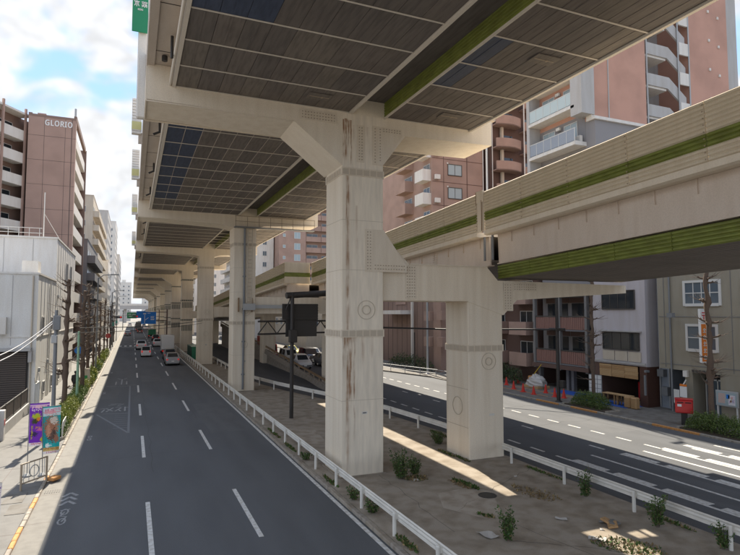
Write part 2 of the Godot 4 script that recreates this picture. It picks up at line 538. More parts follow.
# ---------------------------------------------------------------- ground, roads, markings
func sheet(poly: Array, y: float, thick := 0.0) -> ArrayMesh:
	var b := MB.new()
	var p := PackedVector2Array()
	for q in poly: p.append(Vector2(q[0], q[1]))
	if thick > 0:
		b.prism(p, V(0, y - thick, 0), V(1, 0, 0), V(0, 0, 1), V(0, thick, 0))
	else:
		var idx := Geometry2D.triangulate_polygon(p)
		for t in range(0, idx.size(), 3):
			b.tri(V(p[idx[t]].x, y, p[idx[t]].y), V(p[idx[t + 1]].x, y, p[idx[t + 1]].y), V(p[idx[t + 2]].x, y, p[idx[t + 2]].y), V(0, 1, 0))
	return b.done()

# flat band of paint along a polyline [[x, z], ...]
func band(b: MB, pts: Array, wd: float, y: float):
	for k in pts.size() - 1:
		var a := V(pts[k][0], y, pts[k][1])
		var c := V(pts[k + 1][0], y, pts[k + 1][1])
		var d := (c - a).normalized()
		var s := V(-d.z, 0, d.x) * wd * 0.5
		b.quad(a - s - d * wd * .2, a + s - d * wd * .2, c + s + d * wd * .2, c - s + d * wd * .2, V(0, 1, 0))

func painted(p: Node, called: String, lines: Array, wd: float, y: float, m: String) -> MeshInstance3D:
	var b := MB.new()
	for l in lines: band(b, l, wd, y)
	return part(p, called, b.done(), M[m])

func ground_and_roads():
	var b := MB.new()
	b.quad(V(-900, -.06, 300), V(900, -.06, 300), V(900, -.06, -1500), V(-900, -.06, -1500), V(0, 1, 0))
	struct("ground", b.done(), M.ground)
	# --- road beside the pavement
	var road := struct("road", sheet([[-2.27, 25], [7.08, 25], [7.08, -460], [-2.27, -460]], 0.0), M.asphalt)
	var dash := MB.new()
	dash.bb(-.075, .075, 0.001, .006, -2.5, 2.5)
	var dm := dash.done()
	for k in 34:
		part(road, "lane_dash", dm, M.paint, V(.69, 0, 4.0 - 11.75 * k))
		part(road, "lane_dash", dm, M.paint, V(3.80, 0, 3.9 - 11.85 * k))
	painted(road, "edge_line", [[[6.93, 25], [6.93, -460]]], .15, .004, "paint")
	# seams and repairs in the asphalt
	var wob := fbm(5, .25, 3)
	var lines := []
	for s in [[1.02, -26.0, -70.0], [4.05, -38.0, -75.0]]:
		var l := []
		var z: float = s[1]
		while z > s[2]:
			l.append([s[0] + wob.get_noise_1d(z * 2.0 + s[0] * 40) * .16, z])
			z -= 1.2
		lines.append(l)
	for s in [[-29.2, -2.2, 2.6], [-28.7, 2.6, 4.4], [-37.0, -2.2, 3.0]]:
		var l := []
		var x: float = s[1]
		while x < s[2]:
			l.append([x, s[0] + wob.get_noise_1d(x * 3.0 + s[0]) * .22 - x * .12])
			x += .5
		lines.append(l)
	painted(road, "asphalt_seam", lines, .016, .003, "seam")
	for q in [[4.3, 6.4, -33, -44], [-2.1, -.9, -49, -55], [1.0, 2.9, -60, -66]]:
		part(road, "asphalt_repair", sheet([[q[0], q[2]], [q[1], q[2] - .1], [q[1] + .05, q[3]], [q[0], q[3] + .08]], .002), M.asphalt_worn if q[0] < 4.5 else M.asphalt_fill)
	# faded turning zone with strokes
	painted(road, "faded_zone_line", [[[-.02, -34.9], [-2.0, -41.9]], [[-.02, -34.9], [0.0, -57]], [[-1.6, -42], [-.05, -41.8]], [[-2.2, -57], [.0, -57]]], .13, .004, "paint_faint")
	var hatch := []
	for k in 8: hatch.append([[-.85, -36.6 - k * .72], [-.12, -36.6 - k * .72]])
	painted(road, "faded_hatch", hatch, .10, .004, "paint_faint")
	var word := []
	for g in [[-1.75, 0], [-1.30, 1], [-.80, 2], [-.35, 3]]:
		var ox: float = g[0]
		var L: Array = [[[[0, 0], [.12, 1.2]], [[-.12, 1.5], [.25, 1.7]]], [[[-.15, .1], [.2, 1.8]], [[-.15, 1.5], [.2, .3]]], [[[-.1, 1.9], [.22, 1.6], [-.1, .2]], [[.05, 1.0], [.2, .1]], [[0, 2.4], [.2, 2.3]]], [[[.05, .1], [.05, 1.9]], [[.05, 1.6], [.25, 1.7]]]][g[1]]
		for l in L:
			var q := []
			for p in l: q.append([ox + p[0] * 1.2, -42.7 - p[1]])
			word.append(q)
	for l in [[[-1.4, -45.6], [-.9, -45.9]], [[-.8, -45.5], [-.4, -46]], [[-1.3, -46.3], [-.6, -46.2]]]: word.append(l)
	painted(road, "worn_lettering", word, .10, .004, "paint_worn")
	var word2 := []
	for l in [[[-1.3, -58.5], [-.2, -58.5]], [[-1.2, -59.6], [-.3, -59.6]], [[-1.2, -60.8], [-.3, -60.8]], [[-1.25, -58.6], [-1.25, -61]], [[-.3, -58.6], [-.3, -61]], [[-.75, -58.6], [-.75, -63]], [[-1.3, -62.4], [-.2, -62.4]], [[-1.2, -64], [-.9, -63.2]], [[-.3, -64], [-.6, -63.2]], [[-2.0, -57.6], [-1.2, -57.6]], [[-.2, -57.6], [.45, -57.6]]]: word2.append(l)
	painted(road, "worn_lettering", word2, .11, .005, "paint_worn")
	# cycle symbol and chevrons by the gutter
	for o in [[-1.95, -21.1, 1.0, true], [-1.95, -33.9, .8, false], [-2.0, -52.4, .8, false], [-1.95, -70.0, .8, false]]:
		var c := []
		var ox: float = o[0]; var oz: float = o[1]; var k: float = o[2]
		for wz in [.0, -.95]:
			var l := []
			for s in 9: l.append([ox + cos(TAU * s / 8.0) * .11 * k, oz + (wz + sin(TAU * s / 8.0) * .30) * k])
			c.append(l)
		c.append([[ox, oz], [ox + .10 * k, oz - .45 * k], [ox - .09 * k, oz - .55 * k], [ox, oz - .95 * k]])
		c.append([[ox - .14 * k, oz - 1.15 * k], [ox + .14 * k, oz - 1.2 * k]])
		painted(road, "cycle_mark", c, .055, .004, "paint_worn")
		if o[3]:
			var ch := []
			for q in 3: ch.append([[ox - .22, oz - 1.75 - q * .5], [ox, oz - 2.15 - q * .5], [ox + .24, oz - 1.75 - q * .5]])
			painted(road, "chevron_mark", ch, .12, .004, "paint_worn")
	# crossing far down the road
	for k in 9: painted(road, "crossing_stripe", [[[-2.0 + k * .95, -124], [-2.0 + k * .95, -127.5]]], .45, .004, "paint")
	painted(road, "stop_line", [[[-2.2, -121.5], [.7, -121.5]]], .4, .004, "paint")
	# --- gutter and kerb of the pavement
	var gut := struct("gutter", sheet([[-2.98, 25], [-2.27, 25], [-2.27, -460], [-2.98, -460]], .002), M.gutter)
	var gl := []
	for k in 20: gl.append([[-2.97, -15.0 - k * 3.1], [-2.28, -15.0 - k * 3.1]])
	gl.append([[-2.98, -16], [-2.98, -80]])
	painted(gut, "gutter_joint", gl, .02, .004, "joint")
	var drain := MB.new()
	for k in 7: drain.bb(-.26 + k * .08, -.22 + k * .08, 0, .012, -.2, .2)
	part(gut, "drain_grate", drain.done(), M.dark_metal, V(-2.62, .0, -24.7))
	var pave := struct("pavement", sheet([[-6.3, 25], [-3.12, 25], [-3.12, -460], [-6.3, -460]], .07, .12), M.paving)
	var ks := MB.new()
	ks.cbox(V(0, 0, 0), V(.135, .15, .59), .02)
	var km := ks.done()
	for k in 82:
		var z := -11.0 - k * .6
		var m = M.kerb if rng.randf() < .6 else M.kerb_b
		if (z < -19 and z > -20.7) or (z < -22.8 and z > -24.0) or (z < -26.3 and z > -27.0): m = M.kerb_orange
		var drop := .045 if z < -27.2 and z > -33 else 0.0
		part(pave, "kerb_stone", km, m, V(-3.05 + rng.randf_range(-.006, .006), .0 - drop + rng.randf_range(-.004, .004), z))
	var kr := MB.new()
	kr.bb(-3.118, -2.985, -.05, .075, -60.1, -460); kr.bb(-3.118, -2.985, -.05, .075, 25, -10.7)
	part(pave, "kerb_run", kr.done(), M.kerb)
	var pj := []
	for z in [-17.0, -20.3, -25.45, -28.6, -33.2, -38.0, -44.0, -50.0]: pj.append([[-6.25, z], [-3.14, z + .05]])
	pj.append([[-4.6, -14], [-4.55, -60]])
	painted(pave, "paving_joint", pj, .018, .073, "joint")
	for g in [[-3.75, -24.1, .32, .62], [-3.45, -22.75, .30, .55]]:
		var gr := MB.new()
		gr.bb(-g[2], g[2], 0, .012, -g[3], g[3])
		part(pave, "access_cover", gr.done(), M.paving_dark, V(g[0], .071, g[1]))
	# --- road beyond the median
	var far := struct("road_beyond_median", sheet([[9.5, 25], [29.2, 25], [29.2, -52], [26.6, -62], [26.4, -460], [9.5, -460]], -.006), M.asphalt)
	var sd := MB.new()
	sd.bb(-.07, .07, .001, .006, -.5, .5)
	var sdm := sd.done()
	for X in [18.82, 24.62]:
		for k in 26:
			var z := -20.9 - k * 1.83
			part(far, "lane_dash", sdm, M.paint, V(X - .012 * k if X < 20 else X, -.004, z))
	for k in 10: part(far, "lane_dash", sdm, M.paint, V(21.88, -.004, -21.9 - k * 5.4))
	var solid := []
	for l in [[18.85, -20.6], [20.45, -20.8], [21.9, -20.4], [23.42, -20.4], [24.5, -20.2], [26.1, -19.8], [27.75, -19.8]]:
		solid.append([[l[0], l[1]], [l[0] + .1, 10.0]])
	painted(far, "lane_line", solid, .16, -.002, "paint")
	# slow-down blocks beside the lines
	var blk := MB.new()
	blk.bb(-.17, .17, .001, .006, -.95, .95)
	var bm := blk.done()
	for X in [19.1, 22.15, 24.8, 26.4]:
		for k in 9: part(far, "slow_block", bm, M.paint, V(X + k * .012, -.004, -19.5 + k * 2.35))
	var cr := []
	for s in [[22.6, -10.0, -45.0], [27.0, -12.0, -48.0], [17.2, -12, -40]]:
		var l := []
		var z: float = s[1]
		while z > s[2]:
			l.append([s[0] + wob.get_noise_1d(z * 2.0 + s[0] * 40) * .3, z]); z -= 1.1
		cr.append(l)
	for s in [-27.6, -33.5]:
		var l := []
		var x := 16.0
		while x < 29.0:
			l.append([x, s + wob.get_noise_1d(x * 3.0 + s) * .5]); x += .6
		cr.append(l)
	painted(far, "asphalt_seam", cr, .035, -.003, "seam")
	for q in [[16.6, 18.4, -23, -31], [25.2, 28.6, -24, -29], [22.4, 24.3, -33, -47], [19.2, 21.4, -12, -17]]:
		part(far, "asphalt_repair", sheet([[q[0], q[2]], [q[1], q[2] - .1], [q[1] + .05, q[3]], [q[0], q[3] + .08]], -.0045), M.asphalt_worn)
	# --- far pavement
	var fp := struct("pavement_by_shops", sheet([[29.36, 25], [38, 25], [38, -460], [26.6, -460], [26.75, -62], [29.36, -52]], .10, .14), M.paving_dark)
	for k in 66:
		var z := -9.0 - k * .62
		var m = M.kerb
		if (z < -14 and z > -18.8) or (z < -22.0 and z > -24.6) or (z < -29.4 and z > -31.4) or (z < -33 and z > -35.2) or (z < -43 and z > -46): m = M.kerb_orange
		part(fp, "kerb_stone", cbmesh(V(.15, .16, .61), .02), m, V(29.28, .03, z))
	var kr2 := MB.new()
	kr2.bb(29.205, 29.355, -.05, .105, -49.7, -52)
	part(fp, "kerb_run", kr2.done(), M.kerb)
	painted(fp, "guide_line", [[[30.9, -36], [31.0, -50]], [[32.4, -33], [32.5, -50]]], .12, .104, "kerb_orange")
	# --- median island
	var right_edge := [[16.35, 25], [16.35, -27], [15.8, -33], [14.8, -38], [13.5, -43], [12.2, -48], [11.3, -53], [10.95, -60], [10.85, -80], [10.8, -460]]
	var poly := [[7.27, -460], [7.27, 25]]
	poly.append_array(right_edge)
	var md := struct("median_island", sheet(poly, .12, .16), M.median)
	for k in 74:
		var z := -8.0 - k * .62
		part(md, "kerb_stone", cbmesh(V(.175, .15, .605), .022), M.kerb_b if rng.randf() < .5 else M.median, V(7.175 + rng.randf_range(-.008, .008), .045 + rng.randf_range(-.006, .006), z))
	var kr3 := MB.new()
	kr3.bb(7.09, 7.262, -.05, .118, -53.7, -460); kr3.bb(7.09, 7.262, -.05, .118, 25, -7.7)
	part(md, "kerb_run", kr3.done(), M.kerb_b)
	var cl := []
	for s in [[10.2, -16.6, 15.9, -19.8], [7.4, -28, 15.4, -25.5], [11.2, -15.4, 12.6, -9], [9.6, -21.4, 9.2, -15], [10.5, -13.8, 15.6, -9.8]]:
		var l := []
		for k in 15:
			var t := k / 14.0
			l.append([lerpf(s[0], s[2], t) + wob.get_noise_1d(k * 9.1 + s[1]) * .2, lerpf(s[1], s[3], t) + wob.get_noise_1d(k * 8.7 + s[0] * 9) * .2])
		cl.append(l)
	painted(md, "surface_crack", cl, .012, .124, "dark_gap")
	part(md, "surface_patch", sheet([[10.0, -17.0], [10.9, -15.3], [11.6, -15.9], [12.6, -17.9], [12.0, -18.6], [10.6, -18.4]], .124), M.median_patch)
	part(md, "surface_patch", sheet([[8.0, -28], [9.4, -27.4], [9.8, -31], [8.4, -32]], .124), M.median_patch)
	var mh := MB.new()
	mh.lathe(V(0, 0, 0), [[.34, 0], [.34, .012], [.30, .016], [.30, .010], [.0, .010]], 24)
	whole("manhole_cover", mh.done(), M.dark_metal, "round dark manhole cover in the concrete median", "manhole cover", V(12.16, .121, -17.5))

func cbmesh(s: Vector3, k: float) -> ArrayMesh:
	var key := "cb%s%s" % [s, k]
	if not cache.has(key):
		var b := MB.new()
		b.cbox(Vector3.ZERO, s, k)
		cache[key] = b.done()
	return cache[key]

# ---------------------------------------------------------------- the elevated expressway
const PIER_Z := [-21.6, -48.5, -75.5, -102.5, -129.5, -156.5, -183.5, -210.5, -237.5, -264.5, -291.5, -318.5]

const ORD := ["first", "second", "third", "fourth", "fifth", "sixth", "seventh", "eighth", "ninth", "tenth", "eleventh", "twelfth", "thirteenth", "fourteenth", "fifteenth", "sixteenth", "seventeenth", "eighteenth", "nineteenth", "twentieth", "twenty-first", "twenty-second", "twenty-third", "twenty-fourth", "twenty-fifth"]

# cream paint with rust that ran down from the joints; 'runs' are [u, width, top, length, strength]
func rust_face(key: String, sd: int, runs: Array, base: Color, w := 160, h := 1024):
	var im := Image.create(w, h, false, Image.FORMAT_RGB8)
	var a := fbm(sd, .02, 4)
	var b := fbm(sd + 1, .09, 3)
	var rust := Color(.27, .125, .045)
	for j in h:
		for i in w:
			var u := i / float(w)
			var v := j / float(h)
			var f := 1.0 + a.get_noise_2d(i * 2.0, j * .25) * .14 + b.get_noise_2d(i, j * .15) * .06
			var c := base * f
			var k := 0.0
			for r in runs:
				if v < r[2] or v > r[2] + r[3]: continue
				var du: float = absf(u - r[0] + a.get_noise_2d(j * .6, r[0] * 900.0) * .012) / r[1]
				if du > 2.0: continue
				var s: float = exp(-du * du * 2.2) * r[4] * smoothstep(1.0, .55, (v - r[2]) / r[3])
				s *= clampf(.62 + b.get_noise_2d(i * .7, j * .10 + r[0] * 300) * .9 + a.get_noise_2d(i * .5, j * .8) * .5, 0, 1.2)
				k = maxf(k, s)
			c = c.lerp(rust, clampf(k, 0, .92))
			im.set_pixel(i, j, c.linear_to_srgb())
	TX[key] = ImageTexture.create_from_image(im)
	var m := StandardMaterial3D.new()
	m.albedo_texture = TX[key]
	m.roughness = .6
	M[key] = m

# rows of bolt heads on a face at z = 0 facing +z
func bolts(rects: Array, pitch := .13, s := .036) -> ArrayMesh:
	var b := MB.new()
	for r in rects:
		var nx := int(maxf(1, round(r[2] / pitch)))
		var ny := int(maxf(1, round(r[3] / pitch)))
		for i in nx:
			for j in ny:
				b.box(V(r[0] + (i + .5) * r[2] / nx, r[1] + (j + .5) * r[3] / ny, .008), V(s, s, .026))
	return b.done()

func beam_outline(haunch: bool) -> PackedVector2Array:
	if not haunch:
		return PackedVector2Array([Vector2(.30, 16.01), Vector2(.30, 14.66), Vector2(6.9, 14.40), Vector2(7.94, 14.2), Vector2(7.94, 13.0), Vector2(9.86, 13.0), Vector2(9.86, 14.2), Vector2(10.6, 14.45), Vector2(15.5, 14.72), Vector2(15.5, 16.01)])
	return PackedVector2Array([Vector2(.30, 16.01), Vector2(.30, 14.66), Vector2(5.86, 14.60), Vector2(7.94, 13.0), Vector2(9.86, 13.2), Vector2(10.92, 14.60), Vector2(15.5, 14.72), Vector2(15.5, 16.01)])

func pier(k: int) -> Node3D:
	var zf: float = PIER_Z[k]
	var names := ["rust-streaked cream steel pier with a low portal arm carrying the ramp", "cream steel pier with a caged ladder strip and drain pipe between wide roads", "plain cream steel pier with thin dark band, beyond the laddered pier"]
	var lab: String = names[k] if k < 3 else "cream steel pier with slotted bands, %s counting from the rust-streaked pier" % ORD[k]
	var t := thing("viaduct_pier", lab, "bridge pier", V(0, 0, zf), 0, "piers of the elevated expressway")
	var near := k < 3
	var b := MB.new()
	b.cbox(V(8.9, 6.6, -1.03), V(1.9, 13.3, 2.06), .04)
	part(t, "shaft", b.done(), M.cream)
	# plinth line at the foot
	b = MB.new(); b.bb(7.86, 9.94, -.02, .16, -2.14, .08)
	part(t, "footing", b.done(), M.median)
	b = MB.new()
	b.prism(beam_outline(k == 0 or k > 3), V(0, 0, .012), V(1, 0, 0), V(0, 1, 0), V(0, 0, -2.36))
	var cb := part(t, "crossbeam", b.done(), M.cream)
	# flanges that edge the beam
	b = MB.new()
	for zz in [.02, -2.33]:
		b.bb(.28, 5.86, 14.58, 14.63, zz, zz - .05 if zz > 0 else zz + .05)
	b.bb(.255, .298, 14.6, 15.9, .0, -2.32)
	part(cb, "edge_plate", b.done(), M.cream_b)
	b = MB.new(); b.bb(15.06, 15.75, 15.95, 17.3, .0, -2.36)
	part(cb, "lamp_plinth", b.done(), M.slab)
	# bolted bands
	for y in ([5.95, 12.75] if near else [5.6, 9.0, 12.6]):
		b = MB.new()
		b.bb(7.925, 9.875, y - .16, y + .16, .026, -2.085)
		var bd := part(t, "bolted_band", b.done(), M.cream_b)
		b = MB.new()
		var gcount := 6
		for i in gcount: b.bb(7.98 + i * .315, 8.24 + i * .315, y - .12, y + .12, .028, .036)
		stuff(part(bd, "grille", b.done(), M.cream_line if near else M.grille))
		b = MB.new()
		for i in gcount: b.bb(7.908, 7.923, y - .12, y + .12, -.1 - i * .33, -.36 - i * .33)
		stuff(part(bd, "grille", b.done(), M.cream_line if near else M.grille))
	if k > 2:
		for y in [4.2, 8.2]:
			b = MB.new()
			for i in 7: b.bb(8.02 + i * .26, 8.16 + i * .26, y - .5, y + .5, .004, .03)
			part(t, "slot_panel", b.done(), M.grille)
	# inspection rings
	for r in ([[9.05, 6.93, .38, .2], [8.95, 4.1, .30, .0]] if k > 0 else [[9.06, 6.93, .40, .2]]):
		b = MB.new()
		b.ring(V(r[0], r[1], .004), V(1, 0, 0), V(0, 1, 0), r[2] - .022, r[2], V(0, 0, .02))
		part(t, "inspection_ring", b.done(), M.cream_line)
		b = MB.new()
		if r[3] > 0: b.ring(V(r[0], r[1], .004), V(1, 0, 0), V(0, 1, 0), r[3] - .03, r[3], V(0, 0, .035))
		if r[3] > 0: part(t, "inspection_ring", b.done(), M.cream_line)
	if near:
		for y in [3.2, 8.6, 10.7]:
			b = MB.new(); b.bb(7.942, 9.858, y - .008, y + .008, .004, -2.066)
			part(t, "weld_seam", b.done(), M.cream_line)
		b = MB.new(); b.bb(8.86, 9.1, 2.62, 2.72, .002, .012)
		part(t, "number_plate", b.done(), M.off_white)
		b = MB.new(); b.bb(8.9, 9.06, 2.65, 2.69, .012, .014)
		part(t, "plate_print", b.done(), M.frame_dark)
	if k == 0: first_pier_details(t)
	if k == 1: second_pier_details(t)
	if k > 1:
		# leg of the low portal beyond the slip road
		b = MB.new(); b.cbox(V(17.3, 3.7, -1.0), V(1.7, 7.4, 2.0), .04)
		part(t, "portal_leg", b.done(), M.cream)
		b = MB.new(); b.bb(9.87, 24.2, 6.9 - k * .3, 8.5 - k * .45, -.1, -1.95)
		part(t, "portal_beam", b.done(), M.cream)
	return t

func first_pier_details(t: Node3D):
	rust_face("rust_front", 61, [[.13, .06, .0, 1.2, .8], [.09, .02, .0, .55, .8], [.19, .06, .525, .3, 1.2], [.05, .05, .53, .14, 1.1], [.29, .03, .53, .4, .95], [.34, .04, .1, .2, .4], [.5, .05, .54, .12, .4], [.16, .2, .525, .05, 1.0], [.72, .06, .535, .1, .3], [.12, .05, .7, .35, .6]], Color(.79, .705, .575))
	var b := MB.new()
	b.quad(V(7.985, .17, .0), V(9.815, .17, .0), V(9.815, 12.58, .0), V(7.985, 12.58, .0), V(0, 0, 1))
	part(t, "front_plate", b.done(), M.rust_front, V(0, 0, .003))
	rust_face("rust_cap", 71, [[.07, .05, .10, .95, 1.2], [.02, .04, .12, .8, 1.1], [.15, .03, .14, .6, .9], [.20, .025, .12, .95, 1.2], [.12, .09, .12, .2, .9], [.27, .02, .2, .4, .4], [.6, .03, .2, .2, .35]], Color(.77, .685, .56), 256, 256)
	b = MB.new()
	b.quad(V(7.97, 12.93, .0), V(9.83, 12.93, .0), V(9.83, 15.25, .0), V(7.97, 15.25, .0), V(0, 0, 1))
	part(t, "cap_plate", b.done(), M.rust_cap, V(0, 0, .015))
	# bolted splice plates round the node
	b = MB.new()
	b.bb(6.1, 7.7, 14.72, 15.15, .016, .035)
	part(t, "splice_plate", b.done(), M.cream_b)
	b = MB.new()
	b.bb(8.62, 8.95, 13.2, 14.8, .018, .036)
	part(t, "splice_plate", b.done(), M.cream_b)
	b = MB.new()
	b.prism(PackedVector2Array([Vector2(9.35, 13.15), Vector2(9.8, 13.15), Vector2(10.75, 14.55), Vector2(10.75, 14.85), Vector2(9.35, 14.85)]), V(0, 0, .016), V(1, 0, 0), V(0, 1, 0), V(0, 0, .02))
	part(t, "splice_plate", b.done(), M.cream_b)
	stuff(part(t, "bolt_row", bolts([[6.15, 14.75, 1.5, .36], [8.66, 13.25, .24, 1.5], [9.38, 13.2, .14, 1.6], [9.62, 13.3, .14, 1.5], [9.8, 14.62, .9, .2]]), M.bolt, V(0, 0, .037)))
	# lower frame: arm, second leg and overhang under the ramp
	b = MB.new()
	b.cbox(V(15.2, 3.75, -1.25), V(1.92, 7.5, 2.0), .04)
	var leg := part(t, "portal_leg", b.done(), M.cream)
	b = MB.new(); b.bb(14.16, 16.24, -.02, .14, -2.33, -.17)
	part(leg, "footing", b.done(), M.median)
	b = MB.new(); b.bb(14.215, 16.185, 5.0, 5.32, -.225, -2.275)
	part(leg, "bolted_band", b.done(), M.cream_b)
	b = MB.new()
	for i in 6: b.bb(14.27 + i * .315, 14.53 + i * .315, 5.04, 5.28, -.223, -.215)
	stuff(part(leg, "grille", b.done(), M.cream_line))
	b = MB.new()
	for i in 6: b.bb(14.2, 14.213, 5.04, 5.28, -.35 - i * .32, -.6 - i * .32)
	stuff(part(leg, "grille", b.done(), M.cream_line))
	b = MB.new()
	b.ring(V(15.35, 4.55, -.248), V(1, 0, 0), V(0, 1, 0), .37, .395, V(0, 0, .02))
	part(leg, "inspection_ring", b.done(), M.cream_line)
	b = MB.new(); b.ring(V(15.35, 4.55, -.248), V(1, 0, 0), V(0, 1, 0), .16, .19, V(0, 0, .035))
	part(leg, "inspection_ring", b.done(), M.cream_line)
	b = MB.new()
	b.ring(V(14.238, 2.45, -1.2), V(0, 0, 1), V(0, 1, 0), .40, .43, V(-.02, 0, 0))
	part(leg, "inspection_ring", b.done(), M.cream_line)
	for y in [1.55, 3.3]:
		b = MB.new(); b.bb(14.232, 14.245, y - .012, y + .012, -.3, -2.2)
		part(leg, "weld_seam", b.done(), M.cream_line)
	b = MB.new(); b.bb(15.35, 15.62, 2.05, 2.14, -.248, -.236)
	part(leg, "number_plate", b.done(), M.off_white)
	b = MB.new()
	b.prism(PackedVector2Array([Vector2(9.86, 10.2), Vector2(9.86, 7.36), Vector2(14.1, 7.36), Vector2(16.2, 6.7), Vector2(17.0, 7.42), Vector2(24.1, 7.85), Vector2(24.1, 8.25), Vector2(15.9, 8.33), Vector2(15.3, 8.95), Vector2(11.2, 8.95)]), V(0, 0, -.21), V(1, 0, 0), V(0, 1, 0), V(0, 0, -2.05))
	var arm := part(t, "portal_beam", b.done(), M.cream)
	b = MB.new()
	b.bb(11.2, 15.3, 8.93, 8.975, -.16, -2.3); b.bb(9.87, 14.2, 7.335, 7.37, -.16, -2.3)
	part(arm, "edge_plate", b.done(), M.cream_b)
	b = MB.new()
	b.bb(11.0, 11.55, 7.42, 8.9, -.208, -.19)
	part(arm, "splice_plate", b.done(), M.cream_b)
	b = MB.new()
	b.prism(PackedVector2Array([Vector2(9.0, 10.35), Vector2(9.85, 10.35), Vector2(10.95, 8.85), Vector2(10.95, 8.55), Vector2(9.0, 8.55)]), V(0, 0, .004), V(1, 0, 0), V(0, 1, 0), V(0, 0, .02))
	part(arm, "splice_plate", b.done(), M.cream_b)
	b = MB.new()
	b.bb(16.2, 16.75, 6.9, 8.25, -.208, -.19)
	b.bb(16.2, 18.2, 7.85, 8.25, -.206, -.188)
	part(arm, "splice_plate", b.done(), M.cream_b)
	stuff(part(arm, "bolt_row", bolts([[11.03, 7.45, .48, 1.42], [16.23, 6.95, .45, 1.25], [16.8, 7.88, 1.35, .34]]), M.bolt, V(0, 0, -.19)))
	stuff(part(arm, "bolt_row", bolts([[9.05, 8.6, .25, 1.7], [9.4, 8.6, 1.5, .3]]), M.bolt, V(0, 0, .024)))

func second_pier_details(t: Node3D):
	var b := MB.new()
	# portal arm with its leg behind the first pier
	b.bb(9.87, 18.4, 6.75, 8.2, -.2, -2.0)
	var arm := part(t, "portal_beam", b.done(), M.cream)
	b = MB.new(); b.cbox(V(17.5, 3.35, -1.1), V(1.8, 6.7, 1.8), .04)
	part(t, "portal_leg", b.done(), M.cream)
	b = MB.new()
	b.bb(8.75, 9.75, 7.05, 7.6, .05, .6); b.bb(9.75, 15.2, 7.2, 7.5, .05, .35)
	part(arm, "cable_duct", b.done(), M.galv)
	b = MB.new()
	b.bb(8.35, 8.45, 6.9, 8.1, .03, .2); b.bb(9.5, 9.58, 6.9, 8.1, .03, .2)
	part(t, "bracket", b.done(), M.rail_brown)
	b = MB.new()
	for x in [9.12, 9.5]: b.tube([V(x, 7.6, .18), V(x, 14.3, .18)], .035, 6)
	for i in 20: b.tube([V(9.12, 7.8 + i * .33, .18), V(9.5, 7.8 + i * .33, .18)], .02, 5)
	part(t, "ladder", b.done(), M.cream_line)
	b = MB.new(); b.tube([V(8.85, .3, .14), V(8.85, 14.2, .14)], .09, 10)
	for i in 5: b.bb(8.72, 8.98, 1.5 + i * 2.8, 1.62 + i * 2.8, .01, .16)
	part(t, "drain_pipe", b.done(), M.galv_dark)
	# walkway under the deck
	b = MB.new()
	b.bb(7.9, 15.0, 14.15, 14.22, .1, .75)
	part(t, "walkway", b.done(), M.galv_dark)
	b = MB.new()
	b.tube([V(7.9, 15.1, .75), V(15.0, 15.1, .75)], .03, 6); b.tube([V(7.9, 14.65, .75), V(15.0, 14.65, .75)], .025, 6)
	for i in 8: b.tube([V(7.95 + i, 14.2, .75), V(7.95 + i, 15.1, .75)], .025, 6)
	part(t, "handrail", b.done(), M.bolt)

func panel_mesh(w: float, l: float) -> ArrayMesh:
	var key := "pan%.3f_%.3f" % [w, l]
	if cache.has(key): return cache[key]
	var b := MB.new()
	# shallow tray with one pressed rib
	b.cbox(V(0, .02, 0), V(w - .014, .04, l - .02), .008)
	b.bb(-.03, .03, -.012, .002, -l * .46, l * .46)
	cache[key] = b.done()
	return cache[key]

